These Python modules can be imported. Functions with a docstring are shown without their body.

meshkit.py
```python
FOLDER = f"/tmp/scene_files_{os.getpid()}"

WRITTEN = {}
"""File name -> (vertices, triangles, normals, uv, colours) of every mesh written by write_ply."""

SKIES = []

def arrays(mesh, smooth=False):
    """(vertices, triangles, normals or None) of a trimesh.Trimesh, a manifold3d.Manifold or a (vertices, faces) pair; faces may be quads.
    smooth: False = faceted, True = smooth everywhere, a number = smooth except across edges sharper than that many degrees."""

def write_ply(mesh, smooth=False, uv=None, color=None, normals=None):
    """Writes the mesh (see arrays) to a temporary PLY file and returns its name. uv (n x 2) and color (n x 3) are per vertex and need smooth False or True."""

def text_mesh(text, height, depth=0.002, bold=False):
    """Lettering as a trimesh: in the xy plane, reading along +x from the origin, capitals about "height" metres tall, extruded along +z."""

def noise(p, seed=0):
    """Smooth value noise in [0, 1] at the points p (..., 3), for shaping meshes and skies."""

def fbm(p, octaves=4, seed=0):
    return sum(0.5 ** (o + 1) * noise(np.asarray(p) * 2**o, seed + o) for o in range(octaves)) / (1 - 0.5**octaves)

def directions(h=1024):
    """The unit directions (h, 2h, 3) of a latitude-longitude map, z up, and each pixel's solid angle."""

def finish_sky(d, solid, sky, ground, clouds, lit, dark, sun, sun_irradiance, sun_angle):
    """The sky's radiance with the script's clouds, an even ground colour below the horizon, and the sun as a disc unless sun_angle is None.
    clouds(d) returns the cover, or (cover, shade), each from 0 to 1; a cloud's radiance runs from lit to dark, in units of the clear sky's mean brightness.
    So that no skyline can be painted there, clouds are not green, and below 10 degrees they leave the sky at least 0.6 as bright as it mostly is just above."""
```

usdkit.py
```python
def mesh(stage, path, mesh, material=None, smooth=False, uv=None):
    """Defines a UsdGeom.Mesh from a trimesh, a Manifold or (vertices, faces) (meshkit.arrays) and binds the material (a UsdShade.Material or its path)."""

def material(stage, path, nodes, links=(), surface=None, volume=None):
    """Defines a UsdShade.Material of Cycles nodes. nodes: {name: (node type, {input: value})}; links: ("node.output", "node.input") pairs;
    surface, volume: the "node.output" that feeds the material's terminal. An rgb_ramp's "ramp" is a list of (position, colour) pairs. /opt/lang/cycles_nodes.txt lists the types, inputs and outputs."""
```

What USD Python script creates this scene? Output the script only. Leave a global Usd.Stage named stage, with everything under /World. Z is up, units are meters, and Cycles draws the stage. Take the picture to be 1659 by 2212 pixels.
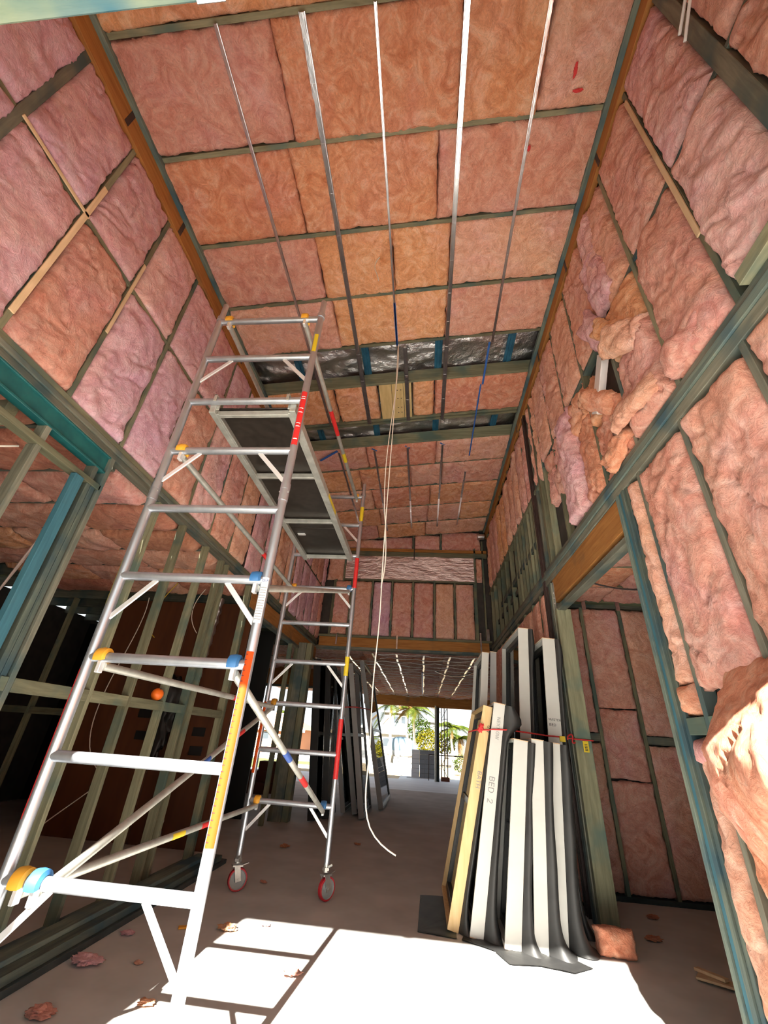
import math, random
import numpy as np, trimesh
from pxr import Usd, UsdGeom, UsdLux, UsdShade, Sdf, Gf, Vt
import usdkit, meshkit

stage = Usd.Stage.CreateInMemory()
UsdGeom.SetStageUpAxis(stage, "Z"); UsdGeom.SetStageMetersPerUnit(stage, 1.0)
UsdGeom.Xform.Define(stage, "/World"); UsdGeom.Scope.Define(stage, "/World/Looks")
random.seed(7); rng = np.random.default_rng(7)
A = np.array
# ------------------------------------------------------------------ camera, sun, sky
CAM_R = A([[0.99482799, 0.08086823, 0.06146214], [0.01440046, 0.48669643, -0.87345246], [-0.10054796, 0.86982004, 0.4830147]])
CAM_P = (0.0, 0.0, 1.465)
cam = UsdGeom.Camera.Define(stage, "/World/camera")
r_, u_, b_ = CAM_R[0], -CAM_R[1], -CAM_R[2]
cam.AddTransformOp().Set(Gf.Matrix4d(*r_, 0, *u_, 0, *b_, 0, *CAM_P, 1))
cam.CreateHorizontalApertureAttr(24.0); cam.CreateVerticalApertureAttr(32.0)
cam.CreateFocalLengthAttr(893.6189 / 1659 * 24.0); cam.CreateClippingRangeAttr(Gf.Vec2f(0.02, 500))
cam.CreateExposureAttr(0.2)
sun = UsdLux.DistantLight.Define(stage, "/World/sun")
SUN = A([0.10, 1.0, -0.667]); SUN /= np.linalg.norm(SUN)
zax = -SUN; xax = np.cross([0, 0, 1.0], zax); xax /= np.linalg.norm(xax); yax = np.cross(zax, xax)
sun.AddTransformOp().Set(Gf.Matrix4d(*xax, 0, *yax, 0, *zax, 0, 0, 0, 0, 1))
sun.CreateIntensityAttr(11.0); sun.CreateNormalizeAttr(True); sun.CreateAngleAttr(0.6); sun.CreateColorAttr(Gf.Vec3f(1.0, 0.95, 0.86))
dome = UsdLux.DomeLight.Define(stage, "/World/sky")
dome.CreateIntensityAttr(1.0)
usdkit.material(stage, "/World/Looks/sky_look", {
    "s": ("sky_texture", {"sky_type": "hosek_wilkie", "sun_disc": False, "sun_direction": tuple(-SUN), "turbidity": 3.0, "ground_albedo": 0.35}),
    "w": ("mix_color", {"blend_type": "mix", "fac": 0.35, "b": (1.0, 1.0, 1.0)}),
    "b": ("background_shader", {"strength": 2.2})}, [("s.color", "w.a"), ("w.result", "b.color")], surface="b.background")
UsdShade.MaterialBindingAPI.Apply(dome.GetPrim()).Bind(UsdShade.Material.Get(stage, "/World/Looks/sky_look"))

# ------------------------------------------------------------------ materials
M = {}
def mat(name, nodes, links=(), surface="p.BSDF"):
    M[name] = usdkit.material(stage, "/World/Looks/" + name, nodes, links, surface=surface); return name
def flat(name, col, rough=0.6, metal=0.0, **k):
    return mat(name, {"p": ("principled_bsdf", {"base_color": col, "roughness": rough, "metallic": metal, **k})})
def noisy(name, c1, c2, scale=6.0, rough=0.7, metal=0.0, bump=0.0, bscale=40.0, det=4.0, stretch=(1, 1, 1), dist=0.0, tone=0.0, bdist=0.01):
    n = {"g": ("geometry", {}), "m": ("mapping", {"scale": stretch}), "n": ("noise_texture", {"scale": scale, "detail": det, "roughness": 0.6, "distortion": dist}),
         "r": ("rgb_ramp", {"ramp": [(0.3, c1), (0.7, c2)]}), "p": ("principled_bsdf", {"roughness": rough, "metallic": metal}),
         "o": ("object_info", {}), "mr": ("map_range", {"to_min": 1 - tone, "to_max": 1 + tone}), "h": ("hsv", {})}
    l = [("g.position", "m.vector"), ("m.vector", "n.vector"), ("n.fac", "r.fac"), ("r.color", "h.color"), ("o.random", "mr.value"), ("mr.result", "h.value"), ("h.color", "p.base_color")]
    if bump:
        n["bn"] = ("noise_texture", {"scale": bscale, "detail": 5.0, "roughness": 0.65}); n["b"] = ("bump", {"strength": bump, "distance": bdist})
        l += [("m.vector", "bn.vector"), ("bn.fac", "b.height"), ("b.normal", "p.normal")]
    return mat(name, n, l)
def wool(name, dark, mid, light, hue=0.012, extra=None):
    n = {"g": ("geometry", {}), "o": ("object_info", {}), "cx": ("combine_xyz", {}), "ml": ("math", {"math_type": "multiply", "value2": 37.0}), "ad": ("mix_color", {"blend_type": "add", "fac": 1.0, "use_clamp": False}),
         "n1": ("noise_texture", {"scale": 4.0, "detail": 9.0, "roughness": 0.64, "distortion": 2.4}),
         "n2": ("noise_texture", {"scale": 1.3, "detail": 3.0, "roughness": 0.5, "distortion": 0.6}),
         "n3": ("noise_texture", {"scale": 18.0, "detail": 9.0, "roughness": 0.72, "distortion": 2.5}),
         "r1": ("rgb_ramp", {"ramp": [(0.28, dark), (0.5, mid), (0.72, light)]}),
         "r2": ("rgb_ramp", {"ramp": [(0.3, (1.0, 0.86, 0.70)), (0.5, (1, 1, 1)), (0.7, (1.0, 0.93, 1.22))]}),
         "mu": ("mix_color", {"blend_type": "multiply", "fac": 0.55, "use_clamp": False}),
         "m3": ("map_range", {"from_min": 0.3, "from_max": 0.7, "to_min": 0.80, "to_max": 1.14}),
         "mh": ("map_range", {"to_min": 0.5 - hue, "to_max": 0.5 + hue}), "mv": ("map_range", {"to_min": 0.9, "to_max": 1.06}),
         "h": ("hsv", {}), "h3": ("hsv", {}), "b": ("bump", {"strength": 0.9, "distance": 0.02}), "b2": ("bump", {"strength": 0.6, "distance": 0.03}),
         "p": ("principled_bsdf", {"roughness": 0.95, "specular_ior_level": 0.08, "sheen_weight": 0.12, "sheen_roughness": 0.6, "sheen_tint": (1.0, 0.8, 0.7)})}
    l = [("o.random", "ml.value1"), ("ml.value", "cx.x"), ("ml.value", "cx.y"), ("g.position", "ad.a"), ("cx.vector", "ad.b"),
         ("ad.result", "n1.vector"), ("ad.result", "n2.vector"), ("ad.result", "n3.vector"),
         ("n1.fac", "r1.fac"), ("n2.fac", "r2.fac"), ("r1.color", "mu.a"), ("r2.color", "mu.b"), ("mu.result", "h.color"), ("o.random", "mh.value"), ("mh.result", "h.hue"),
         ("o.random", "mv.value"), ("mv.result", "h.value"), ("h.color", "h3.color"), ("n3.fac", "m3.value"), ("m3.result", "h3.value"), ("h3.color", "p.base_color"),
         ("n1.fac", "b2.height"), ("n3.fac", "b.height"), ("b2.normal", "b.normal"), ("b.normal", "p.normal")]
    return mat(name, n, l)
wool("wool_orange", (0.62, 0.22, 0.10), (0.82, 0.385, 0.22), (0.93, 0.60, 0.41))
wool("wool_salmon", (0.64, 0.26, 0.18), (0.80, 0.42, 0.315), (0.91, 0.60, 0.49))
wool("wool_pink", (0.68, 0.31, 0.30), (0.83, 0.48, 0.47), (0.93, 0.67, 0.64))
wool("wool_rose", (0.66, 0.31, 0.37), (0.83, 0.50, 0.56), (0.93, 0.68, 0.72))
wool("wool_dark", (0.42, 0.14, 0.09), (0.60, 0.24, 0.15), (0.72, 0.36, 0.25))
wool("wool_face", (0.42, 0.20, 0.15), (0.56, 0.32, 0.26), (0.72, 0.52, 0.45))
def wood(axis, tag, c1, c2, stain, samt, rough=0.75):
    s = [9.0, 9.0, 9.0]; s["xyz".index(axis)] = 0.7
    n = {"g": ("geometry", {}), "m": ("mapping", {"scale": tuple(s)}), "o": ("object_info", {}), "n": ("noise_texture", {"scale": 3.0, "detail": 6.0, "roughness": 0.6, "distortion": 0.5}),
         "r": ("rgb_ramp", {"ramp": [(0.3, c1), (0.7, c2)]}), "s1": ("noise_texture", {"scale": 2.2, "detail": 3.0}), "sr": ("rgb_ramp", {"ramp": [(0.52 - samt, (0, 0, 0)), (0.68 - samt, (1, 1, 1))]}),
         "mx": ("mix_color", {"blend_type": "mix", "b": stain}), "mv": ("map_range", {"to_min": 0.7, "to_max": 1.25}), "h": ("hsv", {}),
         "b": ("bump", {"strength": 0.25, "distance": 0.004}), "p": ("principled_bsdf", {"roughness": rough, "specular_ior_level": 0.25})}
    l = [("g.position", "m.vector"), ("m.vector", "n.vector"), ("n.fac", "r.fac"), ("g.position", "s1.vector"), ("s1.fac", "sr.fac"), ("sr.color", "mx.fac"), ("r.color", "mx.a"), ("mx.result", "h.color"),
         ("o.random", "mv.value"), ("mv.result", "h.value"), ("h.color", "p.base_color"), ("n.fac", "b.height"), ("b.normal", "p.normal")]
    return mat(f"{tag}_{axis}", n, l)
for ax in "xyz":
    wood(ax, "pine", (0.13, 0.125, 0.075), (0.24, 0.235, 0.15), (0.09, 0.13, 0.105), 0.02)
    wood(ax, "grey_pine", (0.10, 0.10, 0.075), (0.20, 0.20, 0.155), (0.06, 0.095, 0.095), 0.04)
    wood(ax, "teal_pine", (0.07, 0.095, 0.085), (0.16, 0.19, 0.15), (0.045, 0.09, 0.11), 0.04)
    wood(ax, "lvl", (0.30, 0.12, 0.03), (0.46, 0.21, 0.06), (0.22, 0.12, 0.05), -0.08)
    wood(ax, "pale_pine", (0.55, 0.40, 0.24), (0.70, 0.53, 0.34), (0.5, 0.36, 0.2), -0.05)
wood("z", "blue_pine", (0.035, 0.115, 0.155), (0.06, 0.18, 0.23), (0.07, 0.12, 0.12), -0.06)
wood("x", "sage_pine", (0.10, 0.135, 0.09), (0.17, 0.195, 0.135), (0.02, 0.08, 0.115), 0.0)
noisy("teal_paint", (0.006, 0.075, 0.08), (0.015, 0.12, 0.12), 9, 0.45, bump=0.1)
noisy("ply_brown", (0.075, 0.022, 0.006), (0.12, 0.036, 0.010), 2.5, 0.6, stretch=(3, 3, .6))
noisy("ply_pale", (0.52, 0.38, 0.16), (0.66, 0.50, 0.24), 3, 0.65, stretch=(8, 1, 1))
noisy("deck_ply", (0.014, 0.010, 0.008), (0.032, 0.025, 0.02), 14, 0.38)
noisy("steel_dark", (0.035, 0.022, 0.02), (0.07, 0.045, 0.04), 5, 0.5, 0.3)
noisy("steel_green", (0.025, 0.035, 0.036), (0.055, 0.07, 0.066), 5, 0.5, 0.3)
noisy("alu", (0.42, 0.45, 0.50), (0.56, 0.59, 0.64), 8, 0.36, 0.82, bump=0.05, bscale=90, stretch=(1, 1, .3))
noisy("alu_dull", (0.42, 0.42, 0.38), (0.62, 0.62, 0.57), 9, 0.48, 0.7, bump=0.05)
flat("alu_white", (0.78, 0.78, 0.79), 0.35, 0.5)
noisy("zinc", (0.50, 0.50, 0.52), (0.80, 0.80, 0.82), 9, 0.22, 0.95, bump=0.2, bscale=25, stretch=(1, .25, 1))
noisy("zinc_dull", (0.28, 0.27, 0.28), (0.40, 0.39, 0.40), 10, 0.35, 0.9)
noisy("foil", (0.65, 0.65, 0.67), (0.88, 0.88, 0.90), 7, 0.3, 1.0, bump=1.0, bscale=9, bdist=0.03)
noisy("foil_pink", (0.60, 0.47, 0.46), (0.85, 0.70, 0.68), 4, 0.26, 1.0, bump=0.9, bscale=3.5, bdist=0.05, stretch=(1.2, 1, 3.5))
noisy("purlin_blue", (0.02, 0.10, 0.18), (0.04, 0.17, 0.27), 6, 0.4, 0.3)
flat("strap_blue", (0.03, 0.12, 0.42), 0.5)
noisy("sarking", (0.03, 0.028, 0.025), (0.06, 0.05, 0.045), 5, 0.8)
noisy("concrete", (0.40, 0.40, 0.38), (0.55, 0.55, 0.53), 1.6, 0.75, bump=0.15, bscale=30, det=8, bdist=0.004)
noisy("concrete_skylit", (0.50, 0.56, 0.62), (0.64, 0.70, 0.76), 1.2, 0.55, stretch=(.3, 2, 1))  # pale blue stands in for skylight sheen on concrete
noisy("timber_liner", (0.60, 0.40, 0.17), (0.72, 0.52, 0.26), 3, 0.6, stretch=(8, 8, .8))
noisy("primer_white", (0.50, 0.50, 0.47), (0.56, 0.56, 0.52), 3, 0.55)
noisy("primer_grey", (0.28, 0.28, 0.28), (0.34, 0.34, 0.33), 3, 0.6)
flat("liner_edge", (0.60, 0.42, 0.27), 0.7)
flat("frame_black", (0.006, 0.007, 0.008), 0.35)
noisy("membrane", (0.014, 0.014, 0.014), (0.03, 0.03, 0.029), 3, 0.55)
mat("pane", {"t": ("transparent_bsdf", {"color": (0.75, 0.8, 0.8)}), "g": ("glossy_bsdf", {"color": (0.9, 0.9, 0.9), "roughness": 0.02}), "f": ("fresnel", {"IOR": 1.45}), "x": ("mix_closure", {})},
    [("f.fac", "x.fac"), ("t.BSDF", "x.closure1"), ("g.BSDF", "x.closure2")], surface="x.closure")
flat("clip_yellow", (0.75, 0.36, 0.03), 0.5); flat("clip_blue", (0.03, 0.14, 0.34), 0.5)
flat("label_red", (0.55, 0.02, 0.02), 0.5); flat("label_yellow", (0.65, 0.48, 0.02), 0.5); flat("label_orange", (0.42, 0.05, 0.003), 0.7, specular_ior_level=0.2)
flat("label_white", (0.75, 0.75, 0.75), 0.5); flat("label_blue", (0.03, 0.08, 0.30), 0.5); flat("ink", (0.03, 0.03, 0.035), 0.8)
flat("ink_grey", (0.25, 0.25, 0.25), 0.8); flat("ink_dark_red", (0.10, 0.01, 0.01), 0.6)
flat("rubber_red", (0.42, 0.02, 0.03), 0.45); flat("hub_grey", (0.28, 0.31, 0.31), 0.5)
noisy("galv", (0.40, 0.40, 0.38), (0.55, 0.55, 0.52), 20, 0.42, 0.8)
flat("cable_white", (0.78, 0.72, 0.64), 0.5); flat("cable_pink", (0.45, 0.36, 0.33), 0.5); flat("conduit", (0.62, 0.60, 0.60), 0.5)
flat("rope_red", (0.55, 0.03, 0.03), 0.7); flat("ball_orange", (0.85, 0.16, 0.01), 0.5)
flat("wire_yellow", (0.6, 0.38, 0.02), 0.5); flat("duct_black", (0.008, 0.008, 0.008), 0.5)
noisy("grass", (0.06, 0.085, 0.012), (0.10, 0.13, 0.025), 1.2, 0.9); noisy("sand", (0.24, 0.18, 0.10), (0.34, 0.27, 0.17), 0.6, 0.9)
flat("wall_white", (0.42, 0.42, 0.41), 0.7); flat("render_grey", (0.20, 0.215, 0.225), 0.7); flat("render_cream", (0.28, 0.25, 0.21), 0.7)
noisy("roof_terracotta", (0.25, 0.12, 0.07), (0.33, 0.17, 0.11), 6, 0.8); noisy("roof_blue", (0.12, 0.155, 0.18), (0.16, 0.20, 0.225), 3, 0.6)
flat("tarp_blue", (0.15, 0.24, 0.33), 0.5); flat("window_dark", (0.04, 0.05, 0.06), 0.2)
noisy("brick_orange", (0.30, 0.12, 0.06), (0.5, 0.26, 0.16), 20, 0.85)
flat("block_grey", (0.20, 0.22, 0.24), 0.85); flat("block_light", (0.62, 0.64, 0.66), 0.85)
noisy("trunk", (0.22, 0.18, 0.13), (0.3, 0.26, 0.2), 6, 0.9, stretch=(1, 1, 5)); noisy("crownshaft", (0.24, 0.12, 0.04), (0.3, 0.18, 0.07), 4, 0.8)
def leaf(name, c1, c2):
    mat(name, {"g": ("geometry", {}), "n": ("noise_texture", {"scale": 3.0, "detail": 2.0}), "r": ("rgb_ramp", {"ramp": [(0.35, c1), (0.65, c2)]}), "d": ("diffuse_bsdf", {}), "t": ("translucent_bsdf", {}), "x": ("mix_closure", {"fac": 0.45})},
        [("g.position", "n.vector"), ("n.fac", "r.fac"), ("r.color", "d.color"), ("r.color", "t.color"), ("d.BSDF", "x.closure1"), ("t.BSDF", "x.closure2")], surface="x.closure")
leaf("frond", (0.035, 0.06, 0.008), (0.10, 0.12, 0.02)); leaf("bush_leaf", (0.07, 0.07, 0.006), (0.15, 0.13, 0.012)); leaf("green_leaf", (0.02, 0.04, 0.008), (0.06, 0.085, 0.02)); leaf("dry_frond", (0.12, 0.07, 0.02), (0.17, 0.11, 0.04))
flat("carton_brown", (0.16, 0.05, 0.025), 0.8)

# ------------------------------------------------------------------ helpers
used = {}
class Node:
    def __init__(s, path, origin): s.path, s.o = path, A(origin, float)
def uniq(parent, name):
    k = (parent, name); used[k] = used.get(k, -1) + 1
    return f"{parent}/{name}" + (f"_{used[k]:03d}" if used[k] else "")
def tag(p, label=None, cat=None, group=None, kind=None):
    for k, v in (("label", label), ("category", cat), ("group", group), ("kind", kind)):
        if v: p.SetCustomDataByKey(k, v)
def thing(name, label, cat, loc=(0, 0, 0), group=None, kind=None):
    path = uniq("/World", name); x = UsdGeom.Xform.Define(stage, path)
    if any(loc): x.AddTranslateOp().Set(Gf.Vec3d(*map(float, loc)))
    tag(x.GetPrim(), label, cat, group, kind); return Node(path, loc)
def struct(name, label, cat): return thing(name, label, cat, kind="structure")
def vf(m):
    if isinstance(m, tuple): return A(m[0], float), A(m[1], int)
    return A(m.vertices, float), A(m.faces, int)
def obj(parent, name, mesh, material, smooth=False, label=None, kind=None):
    v, f = vf(mesh)
    path = uniq(parent.path, name)
    m = usdkit.mesh(stage, path, (v - parent.o, f), M[material], smooth)
    tag(m.GetPrim(), label, None, None, kind)
    return Node(path, parent.o)
def solo(name, mesh, material, label, cat, group=None, kind=None, smooth=False, loc=None):
    v, f = vf(mesh)
    if loc is None: loc = (*((v.min(0) + v.max(0)) / 2)[:2], v[:, 2].min())
    path = uniq("/World", name); m = usdkit.mesh(stage, path, (v - A(loc), f), M[material], smooth)
    UsdGeom.Xformable(m).AddTranslateOp().Set(Gf.Vec3d(*map(float, loc))); tag(m.GetPrim(), label, cat, group, kind); return Node(path, loc)
def cat_(ms):
    vs, fs, n = [], [], 0
    for m in ms:
        v, f = vf(m); vs.append(v); fs.append(f + n); n += len(v)
    return np.vstack(vs), np.vstack(fs)
_cv = []
for sx in (-1, 1):
    for sy in (-1, 1):
        for sz in (-1, 1):
            for k in range(3): _cv.append((sx, sy, sz, k))
_h = trimesh.convex.convex_hull(A([[c[j] * (0.5 if c[3] == j else 0.45) for j in range(3)] for c in _cv]))
_kv = A(_h.vertices); _kf = A(_h.faces); _ksgn = np.sign(_kv); _kin = np.abs(_kv) < 0.47
def box(lo, hi, c=0.003):
    lo, hi = A(lo, float), A(hi, float); d = hi - lo; c = min(c, 0.2 * d.min())
    half = d / 2 - _kin * c
    return (lo + hi) / 2 + _ksgn * half, _kf
def bar(p, q, w, h, up=(0, 0, 1), c=0.003):
    """box from p to q: w across, h along up"""
    p, q = A(p, float), A(q, float); L = np.linalg.norm(q - p); d = (q - p) / L
    up = A(up, float); s = np.cross(d, up); s /= np.linalg.norm(s); u = np.cross(s, d)
    v, f = box((0, -w / 2, -h / 2), (L, w / 2, h / 2), c)
    return p + v[:, :1] * d + v[:, 1:2] * s + v[:, 2:] * u, f
def tube(pts, r, n=12, cap=True):
    p = A(pts, float); t = np.gradient(p, axis=0); t /= np.linalg.norm(t, axis=1, keepdims=True)
    ref = A([0, 0, 1.0]) if abs(t[0][2]) < 0.9 else A([1.0, 0, 0])
    a = np.cross(t, ref); a /= np.linalg.norm(a, axis=1, keepdims=True); b = np.cross(t, a)
    th = np.arange(n) * 2 * math.pi / n; r = np.broadcast_to(r, (len(p),))
    v = (p[:, None] + r[:, None, None] * (np.cos(th)[None, :, None] * a[:, None] + np.sin(th)[None, :, None] * b[:, None])).reshape(-1, 3)
    f = []
    for i in range(len(p) - 1):
        for j in range(n):
            k = (j + 1) % n; f += [(i * n + j, (i + 1) * n + k, i * n + k), (i * n + j, (i + 1) * n + j, (i + 1) * n + k)]
    if cap:
        v = np.vstack([v, p[:1], p[-1:]]); m = len(v); e = (len(p) - 1) * n
        for j in range(n):
            k = (j + 1) % n; f += [(m - 2, j, k), (m - 1, e + k, e + j)]
    return v, A(f)
def spline(pts, n=40):
    from scipy.interpolate import CubicSpline
    p = A(pts, float); d = np.r_[0, np.cumsum(np.linalg.norm(np.diff(p, axis=0), axis=1))]
    return CubicSpline(d, p)(np.linspace(0, d[-1], n))
def sleeve(p, q, t0, t1, r, face, half=1.4, n=10):
    """label wrapped part way round a tube, centred on the direction face"""
    p, q = A(p, float), A(q, float); d = (q - p) / np.linalg.norm(q - p)
    fc = A(face, float); fc -= fc.dot(d) * d; fc /= np.linalg.norm(fc); s = np.cross(d, fc)
    th = np.linspace(-half, half, n); vs = []
    for rr in (r + 0.0012, r - 0.001):
        for t in (t0, t1): vs.append(p + t * (q - p) + rr * (np.cos(th)[:, None] * fc + np.sin(th)[:, None] * s))
    v = np.vstack(vs); f = []
    for i in range(n - 1):
        f += [(i, i + 1, n + i + 1), (i, n + i + 1, n + i)]
    return v, A(f)
noise, fbm = meshkit.noise, meshkit.fbm
def batt(O, U, V, N, u0, u1, v0, v1, seed, bulge=0.02, depth=0.07, rag=0.012, res=0.026, amp=1.0, sag=0.0, droop=None):
    """one glass-wool batt: a pillowed, creased slab with ragged edges on the plane O,U,V, facing N"""
    O, U, V, N = (A(x, float) for x in (O, U, V, N))
    nu, nv = max(8, int((u1 - u0) / res)), max(8, int((v1 - v0) / res))
    s, t = np.meshgrid(np.linspace(0, 1, nu + 1), np.linspace(0, 1, nv + 1), indexing="ij")
    u, v = u0 + s * (u1 - u0), v0 + t * (v1 - v0)
    P = np.stack([u, v, np.full_like(u, seed * 3.17)], -1)
    eu, ev = np.minimum(s, 1 - s) * (u1 - u0), np.minimum(t, 1 - t) * (v1 - v0); e = np.minimum(eu, ev)
    w1 = fbm(P * 2.6 + 11, 2, seed) - 0.5; w2 = fbm(P * 2.6 + 47, 2, seed + 5) - 0.5
    Q = P + np.stack([w1, w2, w1 * 0], -1) * 0.35
    h = (fbm(Q * 5.5, 3, seed) - 0.5) * 0.055 * amp + (fbm(Q * 19, 3, seed + 2) - 0.5) * 0.024 * amp
    c = np.abs(fbm(Q * A([3.2, 2.2, 1]), 3, seed + 9) - 0.5); h -= 0.022 * amp * np.clip(1 - c / 0.035, 0, 1) ** 2
    h += bulge * (1 - np.exp(-e / 0.05)) - 0.022 * np.exp(-e / 0.012)
    h += sag * np.sin(np.pi * s) * np.sin(np.pi * t) ** 0.7
    ru = (fbm(P * 9 + 3, 3, seed + 13) - 0.5) * 3.2 * rag + (noise(P * 60, seed + 3) - 0.5) * rag * 1.3
    rv = (fbm(P * 9 + 71, 3, seed + 17) - 0.5) * 3.2 * rag + (noise(P * 60 + 9, seed + 4) - 0.5) * rag * 1.3
    uu = u + ru * np.exp(-eu / 0.03) - rag * 0.4 * np.sign(s - 0.5) * np.exp(-eu / 0.02)
    vv = v + rv * np.exp(-ev / 0.03) - rag * 0.4 * np.sign(t - 0.5) * np.exp(-ev / 0.02)
    if droop is not None: uu, vv, h = droop(s, t, uu, vv, h)
    top = O + uu[..., None] * U + vv[..., None] * V + h[..., None] * N
    idx = np.arange((nu + 1) * (nv + 1)).reshape(nu + 1, nv + 1)
    q = np.stack([idx[:-1, :-1], idx[1:, :-1], idx[1:, 1:], idx[:-1, 1:]], -1).reshape(-1, 4)
    ring = np.r_[idx[:, 0], idx[-1, 1:], idx[-2::-1, -1], idx[0, -2:0:-1]]
    vt = top.reshape(-1, 3); back = vt[ring] - N * (depth + (h.reshape(-1)[ring])[:, None])
    n0 = len(vt); k = np.arange(len(ring)); k2 = (k + 1) % len(ring)
    sk = np.stack([ring[k], n0 + k, n0 + k2, ring[k2]], -1)
    f = np.vstack([q, sk]); f = np.vstack([f[:, [0, 1, 2]], f[:, [0, 2, 3]]])
    if np.dot(np.cross(U, V), N) < 0: f = f[:, ::-1]
    return np.vstack([vt, back]), f
_seed = [100]
def add_batt(parent, wool_, O, U, V, N, u0, u1, v0, v1, name="insulation_batt", **k):
    _seed[0] += 1
    return obj(parent, name, batt(O, U, V, N, u0, u1, v0, v1, _seed[0], **k), wool_, smooth=True)
def clump(center, size, seed, squash=0.5):
    m = trimesh.creation.icosphere(3); v = A(m.vertices); r = 0.15 + 1.5 * fbm(v * 1.7 + seed, 3, seed) + 1.1 * (fbm(v * 4.5 + seed, 3, seed + 1) - 0.5)
    v = v * r[:, None] * A(size) / 2; v[:, 2] = v[:, 2] * squash; v[:, 2] -= v[:, 2].min()
    return v + A(center), A(m.faces)
def lathe(profile, n=24):
    p = A(profile, float); th = np.arange(n) * 2 * math.pi / n
    v = np.stack([p[:, 0][:, None] * np.cos(th), p[:, 0][:, None] * np.sin(th), np.broadcast_to(p[:, 1][:, None], (len(p), n))], -1).reshape(-1, 3); f = []
    for i in range(len(p) - 1):
        for j in range(n):
            k = (j + 1) % n; f += [(i * n + j, i * n + k, (i + 1) * n + k), (i * n + j, (i + 1) * n + k, (i + 1) * n + j)]
    return v, A(f)
X, Y, Z = A([1., 0, 0]), A([0, 1., 0]), A([0, 0, 1.])

# ------------------------------------------------------------------ dimensions
XL, XR = -2.82, 1.74; Y0, YE = 0.26, 11.1; ZP = 3.5
SL = (7.0 - 6.525) / (XR - XL)
def zc(x): return 6.525 + SL * (x - XL)
CN = A([SL, 0, -1.0]); CN /= np.linalg.norm(CN); CU = A([1.0, 0, SL]); CU /= np.linalg.norm(CU)
def cx(x): return (x - XL) / CU[0]

# ------------------------------------------------------------------ floor and ground
fl = struct("floor", "dusty grey concrete slab under the scaffold tower", "floor")
obj(fl, "slab", box((-9, -4.0, -0.15), (6, 17.4, 0.0)), "concrete")
pt = struct("floor", "far end of the concrete floor with pale skylight sheen put into its colour", "floor")
obj(pt, "patio_slab", box((-9, 17.4, -0.15), (6, 22.4, -0.004)), "concrete_skylit")  # same floor going on; separate slab carries the painted skylight
gr = thing("ground", "sunlit lawn and sand outside the far opening", "ground", kind="structure")
obj(gr, "lawn", box((-70, 22.4, -0.6), (60, 110, -0.30)), "sand")
obj(gr, "grass_strip", box((-70, 33, -0.6), (-5.5, 46, -0.26)), "grass")
obj(gr, "driveway", box((-30, -40, -0.30), (30, -4.0, -0.02)), "concrete")
obj(gr, "side_lawn", box((-60, -40, -0.6), (-9, 33, -0.22)), "grass")
obj(gr, "side_lawn", box((6, -40, -0.6), (60, 22.4, -0.22)), "grass")

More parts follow.
